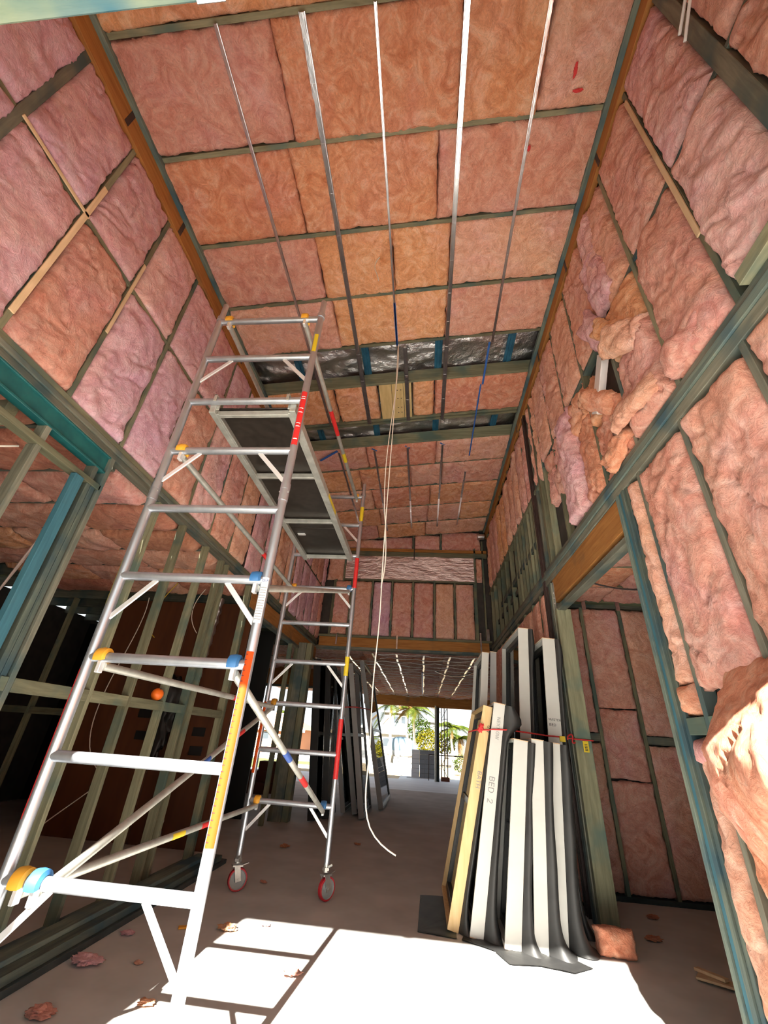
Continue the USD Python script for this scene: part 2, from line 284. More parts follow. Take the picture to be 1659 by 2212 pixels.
# ------------------------------------------------------------------ ceiling of the hall
ce = struct("ceiling", "raking ceiling of pink insulation batts between rafters", "ceiling")
RAF = [0.90, 1.76, 2.62, 3.44, 4.25, 5.04, 6.02, 6.66, 7.45, 8.30, 9.25, 10.15, 11.0]
for i, y in enumerate(RAF):
    d = 0.24
    c = A([0, y, 0]); obj(ce, "rafter", bar((XL - .05, y, zc(XL - .05) + d / 2), (XR + .05, y, zc(XR + .05) + d / 2), 0.045, d), "pine_x")
obj(ce, "rafter", bar((XL, 5.93, zc(XL) + .10), (XR, 5.93, zc(XR) + .10), 0.05, 0.2), "pine_x")
for x in (-2.15, -1.02, 0.17, 1.33): obj(ce, "steel_purlin", cat_([box((x - .06, .2, zc(x) + .26), (x + .06, 11.2, zc(x) + .30)), box((x - .022, .2, zc(x) + .235), (x + .022, 11.2, zc(x) + .26))]), "purlin_blue")
v = []; f = []
nx, ny = 140, 300
gx, gy = np.meshgrid(np.linspace(XL - .1, XR + .1, nx), np.linspace(.1, 11.4, ny), indexing="ij")
gz = zc(gx) + .31 + (fbm(np.stack([gx * 3.5, gy * 7, gx * 0], -1), 4, 3) - .5) * .09
ii = np.arange(nx * ny).reshape(nx, ny); qf = np.stack([ii[:-1, :-1], ii[1:, :-1], ii[1:, 1:], ii[:-1, 1:]], -1).reshape(-1, 4)
obj(ce, "foil_sarking", (np.stack([gx, gy, gz], -1).reshape(-1, 3), np.vstack([qf[:, [0, 1, 2]], qf[:, [0, 2, 3]]])), "foil", smooth=True)
obj(ce, "roof_sheet", bar((XL - .3, 5.7, zc(XL - .3) + .42), (XR + .3, 5.7, zc(XR + .3) + .42), 11.4, .06), "zinc_dull")
cw = ["wool_orange", "wool_salmon", "wool_orange", "wool_orange", "wool_salmon"]
rows = [(0.28, .88, [-.5, .6]), (.925, 1.735, [-1.36, .27, 1.02]), (1.785, 2.595, [-1.45, .08]), (2.645, 3.415, [-1.38, -.45, .26]), (3.465, 4.225, [-1.32, .25]),
        (6.685, 7.425, [-1.25, .2]), (7.475, 8.275, [-1.5, -.35, .35]), (8.325, 9.225, [-1.3, .1]), (9.275, 10.125, [-1.2, .05, .9]), (10.175, 10.975, [-1.35, .0])]
for k, (a, b, js) in enumerate(rows):
    xs = [XL + .03, *js, XR - .03]
    for x0, x1 in zip(xs[:-1], xs[1:]):
        far = a > 6
        add_batt(ce, random.choice(cw), (XL, 0, zc(XL)), CU, Y, CN, cx(x0) - .004, cx(x1) + .004, a - .012, b + random.choice((.008, .014, .03)), bulge=.028 if not far else .035, rag=.016, amp=1.0 if not far else 1.5, depth=.16, res=.027 if not far else .04)
for x0, x1 in ((XL + .03, -1.62), (-1.6, -.86), (-.26, .12), (.13, XR - .03)):
    add_batt(ce, "wool_orange", (XL, 0, zc(XL)), CU, Y, CN, cx(x0) + .005, cx(x1) - .005, 5.06, 5.90, bulge=.03, depth=.16)
for x0, x1 in ((-.83, -.62), (-.615, -.42), (-.415, -.28)):
    obj(ce, "plywood_panel", bar((x0, 5.48, zc(x0) + .005), (x1, 5.48, zc(x1) + .005), .84, .02), "ply_pale")
for x in (-.52, -.46):
    for y in (5.2, 5.4, 5.62, 5.75): obj(ce, "nail_hole", box((x - .008, y - .008, zc(x) - .010), (x + .008, y + .008, zc(x) - .004)), "ink")
for k, (x, y, a, b) in enumerate(((1.30, 1.46, .03, .10), (1.36, 1.60, .09, .03), (1.0, 2.0, .03, .05))): v_, f_ = clump((x, y, 0), (a, b, .02), 90 + k, .4); v_[:, 2] = zc(v_[:, 0]) - .045 - v_[:, 2]; obj(ce, "red_fleck", (v_, f_), "rope_red", smooth=True)
# furring channels under the rafters
def channel(x, y0, y1, m, w=.03, wob=0.0, name="furring_channel"):
    ys = np.linspace(y0, y1, max(2, int((y1 - y0) / .43) + 1)); ms = []
    for a, b in zip(ys[:-1], ys[1:]):
        z0 = zc(x) - .050 - wob * random.random()
        ms += [bar((x, a, z0), (x, b, z0), w, .012), bar((x - w * .55, a, z0 + .006), (x - w * .55, b, z0 + .006), w * .35, .004), bar((x + w * .55, a, z0 + .006), (x + w * .55, b, z0 + .006), w * .35, .004)]
    return obj(ce, name, cat_(ms), m)
for x, w in ((-1.80, .026), (-1.075, .040), (-.47, .018), (.28, .036), (.97, .024)):
    channel(x, .9, 4.35, "zinc", w)
channel(-1.80, 4.35, 5.9, "zinc_dull", .032); channel(-1.075, 4.35, 5.95, "zinc_dull", .05); channel(.28, 4.35, 6.0, "zinc_dull", .045)
channel(-.35, 4.3, 5.95, "zinc_dull", .045); channel(.93, 4.35, 5.2, "strap_blue", .022, name="blue_strap"); channel(.9, 5.2, 7.2, "strap_blue", .018, name="blue_strap"); channel(-.47, 3.55, 4.25, "strap_blue", .022, name="blue_strap")
for x in (-1.80, -1.07, -.39, .32, .87):
    channel(x, 6.75 if x < .8 else 7.8, 8.9, "zinc_dull", .03); channel(x, 8.9, 10.4, "zinc", .03, .02)
for x in (-1.07, -.39, .32): obj(ce, "blue_strap", bar((x - .05, 6.72, zc(x) - .03), (x + .05, 6.80, zc(x) - .03), .03, .01), "strap_blue")
obj(ce, "blue_strap", bar((-2.2, 6.86, zc(-2.2) - .12), (-1.82, 6.7, zc(-1.8) - .03), .05, .01), "strap_blue")
# edge beams
for x, s in ((XL, 1), (XR, -1)):
    z = zc(x)
    obj(ce, "edge_beam", box((x - .03, Y0, z - .27), (x + .03, YE, z - .04)) if s > 0 else box((x - .03, Y0, z - .22), (x + .03, YE, z - .04)), "lvl_y", label="orange laminated timber edge beam")
    obj(ce, "edge_batten", box((x - .03 + s * .05, Y0, z - .05), (x + .03 + s * .05, YE, z + .02)), "teal_pine_y")
    for y in ((1.35, 2.3, 4.1, 6.4) if s > 0 else (2.1, 3.2, 4.6, 6.3)):
        obj(ce, "nail_plate", box((x + s * .03 - .002, y, z - .25), (x + s * .03 + .004, y + .05, z - .05)), "steel_dark")

# ------------------------------------------------------------------ wall builder
def studs(w, x, s, ys, z0, z1, m="pine_z", wd=.045, d=.09, name="stud"):
    for y in ys: obj(w, name, box((min(x, x - s * d), y - wd / 2, z0), (max(x, x - s * d), y + wd / 2, z1)), m)
wl = struct("wall_left", "left stud wall, insulated above its plate and open below", "wall")
obj(wl, "wall_sheet", box((XL - .13, Y0, 3.72), (XL - .10, YE + .2, 6.93)), "sarking")
ysL = [.94, 1.576, 2.2, 2.85, 3.45, 4.09, 4.68, 5.28, 5.87, 6.5, 7.1, 7.7, 8.3, 8.9, 9.5, 10.1, 10.7]
for y in ysL: studs(wl, XL - .004, 1, [y], 3.70, 6.26, "steel_dark" if y == 5.87 else ("grey_pine_z" if y == .94 else "pine_z"), .07 if y == .94 else .045)
ys = [Y0, *ysL, YE]
for a, b in zip(ys[:-1], ys[1:]): obj(wl, "nogging", box((XL - .094, a + .02, 5.08), (XL - .012, b - .02, 5.125)), "pine_y")
obj(wl, "plate", box((XL - .10, Y0, 3.60), (XL + .008, YE, 3.645)), "grey_pine_y"); obj(wl, "plate", box((XL - .10, Y0, 3.648), (XL, YE, 3.70)), "pine_y")
obj(wl, "plate", box((XL - .09, Y0, 3.545), (XL - .005, YE, 3.597)), "grey_pine_y")
pinks = ["wool_salmon", "wool_pink", "wool_rose", "wool_salmon"]
special = {(1, 0): "wool_rose", (2, 0): "wool_pink", (1, 1): "wool_rose", (3, 0): "wool_rose", (4, 0): "wool_rose", (0, 1): "wool_rose", (2, 1): "wool_pink", (3, 1): "wool_pink"}
for i, (a, b) in enumerate(zip(ys[:-1], ys[1:])):
    near = a < 5.5
    for j, (z0, z1) in enumerate(((3.70, 5.085), (5.12, 6.27))):
        if i == 2 and j == 0: col = "wool_salmon"
        else: col = special.get((i, j)) or random.choice(pinks)
        add_batt(wl, col, (XL, 0, 0), Y, Z, X, a + .024, b - .022, z0 + .004, z1 - .006, bulge=.03 + .015 * random.random(), rag=.013, amp=1.25, res=.026 if near else .045)
for y, z0, z1, w in ((1.576, 3.85, 5.52, .034), (2.2, 4.45, 5.45, .022)): obj(wl, "cover_strip", box((XL + .0, y - w / 2 - .01, z0), (XL + .012, y + w / 2, z1)), "pale_pine_z")
obj(wl, "cover_strip", box((XL, .95, 5.085), (XL + .012, 1.6, 5.115)), "pale_pine_y")
# lower left: steel beam, lintel, studs, nogging
obj(wl, "steel_beam", cat_([box((XL - .075, Y0, 3.385), (XL - .03, 2.82, 3.545)), box((XL - .09, Y0, 3.375), (XL - .006, 2.82, 3.395)), box((XL - .09, Y0, 3.53), (XL - .01, 2.82, 3.545))]), "teal_paint", label="dark teal steel beam")
obj(wl, "lintel", box((XL - .09, Y0, 3.205), (XL, 2.83, 3.255)), "pine_y")
studs(wl, XL - .01, 1, [1.62, 2.2, 2.72], 3.255, 3.38, "grey_pine_z", name="cripple_stud")
studs(wl, XL - .01, 1, [.35, .98, 1.6, 2.2], 0.04, 3.205, "grey_pine_z"); studs(wl, XL + .02, 1, [2.585], 0.04, 3.20, "blue_pine_z", .09, .05)
studs(wl, XL - .01, 1, [2.72, 2.77], 0.04, 3.205, "teal_pine_z"); studs(wl, XL, 1, [2.835], 0.04, 3.545, "grey_pine_z")
studs(wl, XL, 1, [3.62, 4.16, 4.76, 5.24, 5.40, 6.3, 6.36], .04, 3.545)
studs(wl, XL, 1, [9.0, 9.50, 9.56, 10.2, 10.8], 0, 3.2, "pine_z", .06); obj(wl, "stud", box((XL + .0, 9.45, 0), (XL + .18, 9.62, 3.3)), "grey_pine_z"); obj(wl, "stud", box((XL + .18, 9.5, 0), (XL + .3, 9.7, 3.3)), "pine_z")
for a, b in ((2.75, 2.81), (2.86, 3.6), (3.64, 4.14), (4.18, 4.74), (4.78, 5.22), (5.42, 6.28)): obj(wl, "nogging", box((XL - .08, a, 1.60), (XL - .0, b, 1.69)), "pine_y")
obj(wl, "nogging", box((XL - .085, .4, 1.60), (XL - .005, 2.7, 1.69)), "pine_y")
obj(wl, "bottom_plate", box((XL - .09, Y0, 0), (XL, 6.4, .045)), "teal_pine_y")
obj(wl, "header_beam", box((XL - .06, 6.4, 3.22), (XL - .0, YE, 3.5)), "lvl_y", label="orange laminated header over the side opening"); obj(wl, "header_trim", box((XL - .1, 6.4, 3.17), (XL + .02, YE, 3.22)), "grey_pine_y")
# loose plates along the left wall
pl = thing("timber_plate", "teal stained timber plates lying along the foot of the left stud wall", "timber", (-2.5, 3.0, 0))
obj(pl, "board", box((-2.72, .3, .0), (-2.43, 6.5, .045)), "steel_green"); obj(pl, "board", box((-2.70, .3, .045), (-2.46, 6.4, .10)), "teal_pine_y"); obj(pl, "board", box((-2.69, .3, .10), (-2.55, 6.2, .135)), "teal_pine_y")

wr = struct("wall_right", "right stud wall packed with pink insulation, open doorway below", "wall")
obj(wr, "wall_sheet", box((XR + .10, Y0, 3.72), (XR + .13, YE + .2, 7.4)), "sarking")
ysR = [1.02, 1.62, 2.25, 2.9, 3.53, 4.15, 4.75, 5.3]
for y in ysR: studs(wr, XR + .004, -1, [y], 3.75, 6.80, "grey_pine_z" if y in (1.02, 2.9) else "pine_z", .10 if y == 1.02 else .045)
obj(wr, "stud", box((XR, 5.50, 3.75), (XR + .09, 5.60, 6.8)), "pine_z"); obj(wr, "stud", box((XR, 5.74, 3.5), (XR + .09, 5.80, 6.8)), "grey_pine_z")
ysR2 = [6.3, 6.75, 7.2, 7.65, 8.15, 8.7, 9.2, 9.75, 10.3, 10.8]
studs(wr, XR, -1, ysR2, 3.75, 6.8); studs(wr, XR, -1, [6.05, 6.12, 6.52, 6.97, 7.42], 3.75, 5.08, "pine_z", .05)
obj(wr, "steel_post", cat_([box((XR - .02, 5.88, 0), (XR + .07, 5.905, 6.85)), box((XR - .02, 5.925, 0), (XR + .07, 5.95, 6.85)), box((XR, 5.90, 0), (XR + .07, 5.93, 6.85)), box((XR - .02, 5.965, 0), (XR + .07, 5.99, 6.85))]), "steel_dark", label="dark red-brown steel post")
yr = [Y0, *ysR, 5.52]
for a, b in zip(yr[:-1], yr[1:]): obj(wr, "nogging", box((XR + .01, a + .02, 5.21), (XR + .094, b - .02, 5.255)), "teal_pine_y")
obj(wr, "mid_plate", box((XR - .004, 5.6, 5.08), (XR + .09, YE, 5.14)), "pine_y")
obj(wr, "nogging", box((XR + .01, 6.2, 4.3), (XR + .09, 9.5, 4.4)), "teal_pine_y"); obj(wr, "nogging", box((XR + .05, 7.0, 4.1), (XR + .12, 10.5, 4.2)), "steel_green")
obj(wr, "plate", box((XR - .012, Y0, 3.70), (XR + .09, YE, 3.75)), "grey_pine_y"); obj(wr, "plate", box((XR - .02, Y0, 3.63), (XR + .09, YE, 3.695)), "teal_pine_y"); obj(wr, "plate", box((XR - .005, Y0, 3.54), (XR + .09, YE, 3.625)), "grey_pine_y")
obj(wr, "plate_offcut", bar((XR - .05, .9, 3.80), (XR - .02, 1.52, 3.80), .07, .09), "pine_y")
WR = dict(O=(XR, 0, 0), U=Y, V=Z, N=-X)
def rb(col, a, b, z0, z1, **k): add_batt(wr, col, WR["O"], Y, Z, -X, a, b, z0, z1, **{**dict(bulge=.035, rag=.014, amp=1.3), **k})
rb("wool_salmon", Y0, .96, 3.76, 5.2); rb("wool_salmon", Y0, .96, 5.26, 6.78)
rb("wool_pink", 1.075, 1.60, 3.90, 5.2, bulge=.05, amp=1.6); rb("wool_pink", 1.075, 1.60, 5.26, 6.78)
rb("wool_salmon", 1.645, 2.225, 3.76, 5.2, bulge=.045); rb("wool_salmon", 1.645, 2.225, 5.26, 6.76)
rb("wool_salmon", 2.275, 2.875, 3.76, 4.62, amp=2.2, bulge=.06); rb("wool_orange", 2.275, 2.875, 4.66, 5.2, amp=2.0); rb("wool_salmon", 2.275, 2.7, 5.26, 6.7, bulge=.05); rb("wool_pink", 2.5, 2.875, 5.5, 6.72, bulge=.09, amp=1.5)
rb("wool_orange", 2.925, 3.5, 3.76, 4.4, amp=2.2, bulge=.03); rb("wool_orange", 3.3, 3.5, 4.42, 5.0, amp=2); rb("wool_salmon", 2.925, 3.5, 5.26, 6.74)
rb("wool_salmon", 3.55, 4.12, 5.26, 6.72); rb("wool_orange", 3.55, 3.95, 3.76, 4.75, amp=2, bulge=.02); rb("wool_orange", 3.55, 4.12, 4.7, 5.2, amp=2); rb("wool_pink", 3.97, 4.5, 3.78, 5.25, bulge=.09, amp=1.7, rag=.03)
rb("wool_salmon", 4.52, 4.73, 5.26, 6.7); rb("wool_salmon", 4.175, 4.73, 5.26, 6.72); rb("wool_salmon", 4.775, 5.28, 5.26, 6.72); rb("wool_salmon", 5.32, 5.5, 5.1, 6.7); rb("wool_salmon", 5.6, 5.73, 5.14, 6.72); rb("wool_salmon", 6.0, 6.28, 5.14, 6.74)
rb("wool_salmon", 4.55, 5.1, 4.4, 5.2, amp=1.8, bulge=.02)
for a, b in zip(ysR2[:-1], ysR2[1:]): rb(random.choice(("wool_salmon", "wool_orange")), a + .03, b - .04, 5.15, 6.55 + .2 * random.random(), res=.05, bulge=.05, rag=.02)
# drooping, folded and crumpled batts high on the right wall
def loose(col, O, U, V, N, w, h, **k): add_batt(wr, col, O, U, V, N, 0, w, 0, h, name="loose_batt", **{**dict(bulge=.05, amp=2.2, rag=.02, depth=.06), **k})
def nrm(v): v = A(v, float); return v / np.linalg.norm(v)
loose("wool_salmon", (XR - .06, 2.42, 4.35), nrm((-.25, .75, .6)), nrm((.1, -.55, .8)), nrm((-1, -.2, -.1)), .5, .30)
loose("wool_pink", (XR - .05, 2.95, 4.9), nrm((-.1, .35, .9)), nrm((0, -.9, .4)), nrm((-1, -.1, -.2)), .62, .26)
loose("wool_orange", (XR - .07, 2.68, 4.72), nrm((-.15, .5, .75)), nrm((0, -.85, .5)), nrm((-1, 0, -.25)), .45, .20)
loose("wool_salmon", (XR - .10, 2.35, 3.82), nrm((-.1, .95, .1)), nrm((.1, -.1, 1)), nrm((-1, 0, -.3)), .62, .22)
loose("wool_orange", (XR - .07, 3.1, 4.25), nrm((-.2, .6, .7)), nrm((0, -.75, .6)), nrm((-1, 0, -.2)), .5, .22)
loose("wool_orange", (XR - .05, 2.85, 3.86), nrm((-.1, .8, -.4)), nrm((0, .4, .9)), nrm((-1, 0, -.2)), .45, .25)
loose("wool_salmon", (XR - .03, 1.78, 3.78), nrm((-.05, 1, 0)), nrm((0, 0, 1)), nrm((-1, 0, -.2)), .45, .28)
loose("wool_pink", (XR - .04, 2.45, 5.32), nrm((0, .8, -.1)), nrm((0, .12, 1)), nrm((-1, 0, 0)), .42, .9, amp=1.4)
br = thing("steel_bracket", "white folded steel bracket lodged among crumpled batts on the right wall", "bracket", (XR - .1, 3.0, 4.6))
obj(br, "web", bar((XR - .10, 3.24, 4.40), (XR - .10, 2.88, 4.83), .012, .12, up=(0, .77, .64)), "alu_white"); obj(br, "flange", bar((XR - .07, 3.20, 4.36), (XR - .07, 2.84, 4.79), .06, .01, up=(0, .77, .64)), "alu_white")
obj(br, "bolt_hole", box((XR - .112, 3.16, 4.45), (XR - .104, 3.18, 4.47)), "ink")
for y, z in ((.60, 6.08), (.66, 5.95)): solo("conduit", tube(spline([(XR - .10, .3, z + .3), (XR - .10, y, z), (XR - .09, 1.02, z - .35)]), .011, 8), "conduit", "pale electrical conduit crossing batts in the top right corner, " + ("upper one" if z > 6 else "lower one"), "conduit", smooth=True)
obj(wr, "nogging", box((XR - .01, .62, 5.55), (XR + .04, .66, 6.5)), "pine_z")
obj(wr, "cover_strip", box((XR - .012, 1.60, 4.45), (XR, 1.64, 6.62)), "pale_pine_z")
# lower right wall near the camera
studs(wr, XR, -1, [1.72, 2.36, 3.0], .04, 3.54, "grey_pine_z"); studs(wr, XR, -1, [.5, 1.1], .04, 3.54)
obj(wr, "door_stud", box((XR, 3.22, 0), (XR + .09, 3.26, 3.54)), "teal_pine_z"); obj(wr, "door_stud", box((XR - .012, 3.268, 0), (XR + .08, 3.31, 3.54)), "teal_pine_z"); obj(wr, "door_stud", box((XR - .004, 3.318, 0), (XR + .09, 3.36, 3.54)), "blue_pine_z"); obj(wr, "door_stud", box((XR - .016, 3.368, 0), (XR + .09, 3.41, 3.54)), "teal_pine_z")
obj(wr, "nogging", box((XR - .004, 3.02, 1.62), (XR + .09, 3.22, 1.72)), "pine_y"); obj(wr, "nogging", box((XR - .002, 2.38, 1.62), (XR + .09, 2.98, 1.72)), "pine_y")
obj(wr, "wall_sheet", box((XR + .10, Y0, 0), (XR + .12, 3.4, 3.54)), "sarking")
rb("wool_salmon", Y0, 1.08, 1.75, 3.53); rb("wool_salmon", 1.13, 1.69, 1.75, 3.53); rb("wool_salmon", 1.75, 2.33, 1.78, 3.5, bulge=.05); rb("wool_salmon", 2.39, 2.975, 1.86, 3.5, bulge=.05); rb("wool_salmon", 3.03, 3.2, 1.92, 3.52, bulge=.04)
rb("wool_salmon", 3.03, 3.2, .05, 1.6, bulge=.03); rb("wool_orange", 2.385, 2.90, .05, 1.6, bulge=.08); rb("wool_orange", 1.75, 2.375, .05, 1.6, bulge=.10); rb("wool_orange", Y0, 1.69, .05, 1.7)
rb("wool_pink", 3.02, 3.22, 1.45, 1.6, bulge=.06, amp=.6); rb("wool_orange", 3.03, 3.22, 1.73, 1.93, bulge=.07, amp=.5)
def flop(s, t, uu, vv, h): return uu + .1 * np.sin(np.pi * t) * (s - .5), vv, h + .42 * np.sin(np.pi * np.clip(t * .92 + .08, 0, 1)) ** 1.3 * (1 - .25 * s) * np.sin(np.pi * np.clip(.15 + .7 * s, 0, 1)) ** .5
add_batt(wr, "wool_orange", (XR + .0, 0, 0), Y, Z, -X, 1.66, 2.70, .95, 1.98, name="bulging_batt", amp=1.6, rag=.02, depth=.08, droop=flop)
# doorway header, post
obj(wr, "header_beam", box((XR, 3.41, 3.22), (XR + .06, 5.62, 3.53)), "lvl_y", label="orange laminated lintel over the doorway"); obj(wr, "header_trim", box((XR - .004, 3.41, 3.10), (XR + .10, 5.62, 3.16)), "grey_pine_y")
obj(wr, "header_bracket", box((XR - .006, 5.55, 3.12), (XR - .001, 5.64, 3.5)), "galv")
for z in (3.2, 3.27, 3.34): obj(wr, "bolt", box((XR - .012, 5.58, z), (XR - .005, 5.595, z + .018)), "alu_white")
for i, (a, b, m) in enumerate(((XR - .02, XR + .16, "pine_z"),)): obj(wr, "post", box((a, 5.52, 0), (b, 5.585, 3.12)), m, label="green stained timber post at the doorway")
obj(wr, "stud", box((XR - .03, 5.60, 0), (XR + .08, 5.645, 3.5)), "grey_pine_z"); obj(wr, "stud", box((XR - .03, 5.655, 0), (XR + .08, 5.70, 3.5)), "teal_pine_z"); obj(wr, "stud", box((XR - .02, 5.72, 0), (XR + .08, 5.77, 3.5)), "steel_green")
studs(wr, XR, -1, [6.0, 6.33, 6.8, 7.4, 8.0, 8.6, 9.2, 9.8, 10.4, 11.0], 0, 3.54)
for a, b in ((6.02, 6.31), (6.36, 6.78), (6.83, 7.37), (7.43, 7.97), (8.03, 8.57), (8.63, 9.17), (9.23, 9.77), (9.83, 10.37), (10.43, 10.97)): rb("wool_salmon", a, b, .05, 3.5, res=.05)
obj(wr, "wall_sheet", box((XR + .10, 5.62, 0), (XR + .12, 11.0, 3.54)), "sarking")

# ------------------------------------------------------------------ far wall over the opening
wf = struct("wall_far", "far wall with upright batts and a foil covered window above a timber header", "wall")
FY = YE
obj(wf, "wall_sheet", box((XL - .12, FY + .12, 3.72), (XR + .12, FY + .15, 7.4)), "sarking")
obj(wf, "header_beam", box((XL + .05, FY - .05, 3.56), (XR - .08, FY + .02, 3.80)), "lvl_x", label="orange laminated timber header"); obj(wf, "bottom_plate", box((XL, FY - .07, 3.80), (XR, FY + .09, 3.86)), "pine_x"); obj(wf, "header_trim", box((XL, FY - .08, 3.49), (XR, FY + .1, 3.555)), "grey_pine_x")
sx = [-2.55, -2.05, -1.45, -.90, -.32, .27, .82, 1.36]
for x in sx: obj(wf, "stud", box((x - .0225, FY, 3.86), (x + .0225, FY + .09, 5.40)), "pine_z")
obj(wf, "window_sill", box((-2.3, FY - .01, 5.40), (1.4, FY + .09, 5.45)), "pine_x"); obj(wf, "lintel", box((XL, FY - .01, 6.16), (XR, FY + .09, 6.30)), "pine_x"); obj(wf, "lintel", box((XL, FY + .0, 6.31), (XR, FY + .09, 6.40)), "lvl_x")
for x in (-2.5, -2.3, 1.40, 1.62): obj(wf, "stud", box((x - .0225, FY, 3.86 if x < 0 else 3.86), (x + .0225, FY + .09, 6.7)), "pine_z")
for i, (a, b) in enumerate(zip(sx[:-1], sx[1:])):
    add_batt(wf, ["wool_salmon", "wool_salmon", "wool_rose", "wool_salmon", "wool_salmon", "wool_salmon", "wool_salmon"][i], (0, FY, 0), X, Z, -Y, a + .03, b - .03, 3.88, 5.38, res=.04, bulge=.03)
for x in (-1.2, -.35, .45): obj(wf, "stud", box((x - .0225, FY, 6.4), (x + .0225, FY + .09, 6.9)), "pine_z")
for a, b in ((-2.45, -1.23), (-1.17, -.38), (-.32, .42), (.48, 1.58)): add_batt(wf, "wool_salmon", (0, FY, 0), X, Z, -Y, a, b, 6.42, zc(b) + .01, res=.04)
add_batt(wf, "wool_salmon", (0, FY, 0), X, Z, -Y, 1.43, 1.60, 5.45, 6.15, res=.04); add_batt(wf, "wool_salmon", (0, FY, 0), X, Z, -Y, XL + .03, -2.33, 5.4, 6.15, res=.04)
nx, ny = 90, 24
gx, gz = np.meshgrid(np.linspace(-2.27, 1.37, nx), np.linspace(5.45, 6.17, ny), indexing="ij")
gy = FY + .0 + (fbm(np.stack([gx * 2.5 - gz * 2, gz * 7 + gx * 3, gx * 0], -1), 3, 8) - .5) * .05
ii = np.arange(nx * ny).reshape(nx, ny); qf = np.stack([ii[:-1, :-1], ii[1:, :-1], ii[1:, 1:], ii[:-1, 1:]], -1).reshape(-1, 4)
obj(wf, "foil_sheet", (np.stack([gx, gy, gz], -1).reshape(-1, 3), np.vstack([qf[:, [0, 1, 2]], qf[:, [0, 2, 3]]])), "foil_pink", smooth=True, label="crinkled pinkish foil sheet over the window opening")
obj(wf, "hanging_strap", box((-.33, FY - .03, 6.05), (-.30, FY - .02, 6.75)), "steel_dark")
for x, z0, z1 in ((-.7, 3.55, 3.9), (1.45, 3.5, 4.05), (1.62, 3.85, 4.15), (1.66, 3.85, 4.15), (-2.3, 3.6, 3.85)): obj(wf, "strap_bracket", box((x - .02, FY - .09, z0), (x + .02, FY - .085, z1)), "zinc")
dv = thing("flexible_duct", "short silver foil duct in the far top right corner", "duct", (1.6, 10.9, 6.6)); obj(dv, "sleeve", tube([(1.5, 11.0, 6.78), (1.7, 11.0, 6.80)], .09, 14), "foil", smooth=True)

# ------------------------------------------------------------------ front opening behind the camera
fr = struct("wall_front", "front wall with the wide opening the camera looks through", "wall")
obj(fr, "header_beam", box((-2.95, .155, 3.14), (1.9, .256, 3.42)), "sage_pine_x", label="pale green stained front header beam")
obj(fr, "header_bracket", box((-.62, .150, 3.132), (-.54, .259, 3.14)), "zinc")
obj(fr, "wall_panel", box((-2.95, .14, 3.40), (1.9, .20, 7.4)), "ply_pale"); obj(fr, "wall_panel", box((-8.2, .14, 0), (-2.02, .24, 3.85)), "ply_pale"); obj(fr, "wall_panel", box((1.80, .14, 0), (5.2, .24, 3.85)), "ply_pale"); obj(fr, "wall_panel", box((1.76, .14, 0), (1.90, .30, 3.85)), "ply_pale")

# ------------------------------------------------------------------ side rooms
lr = struct("wall_left_room", "brown ply lined room seen through the left studs", "wall")
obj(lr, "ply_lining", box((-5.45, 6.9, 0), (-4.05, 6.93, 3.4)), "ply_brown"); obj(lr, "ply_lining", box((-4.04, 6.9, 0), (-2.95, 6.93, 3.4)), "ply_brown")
for x in (-5.5, -6.3, -7.0): obj(lr, "stud", box((x - .04, 6.85, 0), (x + .005, 6.95, 3.4)), "pine_z")
obj(lr, "stud", box((-5.56, 6.83, 0), (-5.47, 6.9, 3.45)), "ply_brown"); obj(lr, "nogging", box((-7.4, 6.86, 1.5), (-5.5, 6.95, 1.6)), "pine_x")
obj(lr, "dark_lining", box((-8, 9.4, 0), (-3.4, 9.45, 3.5)), "duct_black")  # black sheet painting the darkness of the unlit room beyond
obj(lr, "side_lining", box((-8.1, .2, 0), (-8, 15, 3.6)), "sarking")
for x, z in ((-4.35, 1.55), (-4.3, 1.25), (-4.75, .55), (-3.4, 1.35), (-3.38, 1.1)): obj(lr, "power_box_cutout", box((x - .1, 6.888, z), (x + .1, 6.9, z + .12)), "duct_black")
lc = struct("ceiling", "low ceiling of dark pink batts over the room behind the left studs", "ceiling")
for y in np.arange(.5, 15, .62): obj(lc, "joist", box((-8, y - .02, 3.52), (XL - .1, y + .02, 3.7)), "grey_pine_x")
for k, y in enumerate(np.arange(.5, 6.6, .62)):
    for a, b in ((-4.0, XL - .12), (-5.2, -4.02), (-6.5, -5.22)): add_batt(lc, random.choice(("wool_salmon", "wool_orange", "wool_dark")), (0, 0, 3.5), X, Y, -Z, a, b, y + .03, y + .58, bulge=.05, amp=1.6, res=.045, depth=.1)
obj(lc, "roof_deck", box((-8.1, .1, 3.72), (XL - .14, 23, 3.78)), "sarking")
obj(lc, "beam", box((-8, 2.0, 3.30), (XL - .2, 2.09, 3.5)), "pine_x"); obj(lc, "beam", box((-8, 1.3, 3.38), (XL - .2, 1.35, 3.5)), "grey_pine_x")
rr_ = struct("wall_right_room", "insulated back wall of the room through the right doorway", "wall")
RY = 6.62
for x in (1.92, 2.43, 2.99, 3.42): obj(rr_, "stud", box((x - .0225, RY, .04), (x + .0225, RY + .09, 3.52)), "pine_z")
obj(rr_, "bottom_plate", box((1.8, RY - .01, 0), (3.6, RY + .09, .05)), "steel_green"); obj(rr_, "top_plate", box((1.8, RY - .01, 3.48), (3.6, RY + .09, 3.53)), "grey_pine_x")
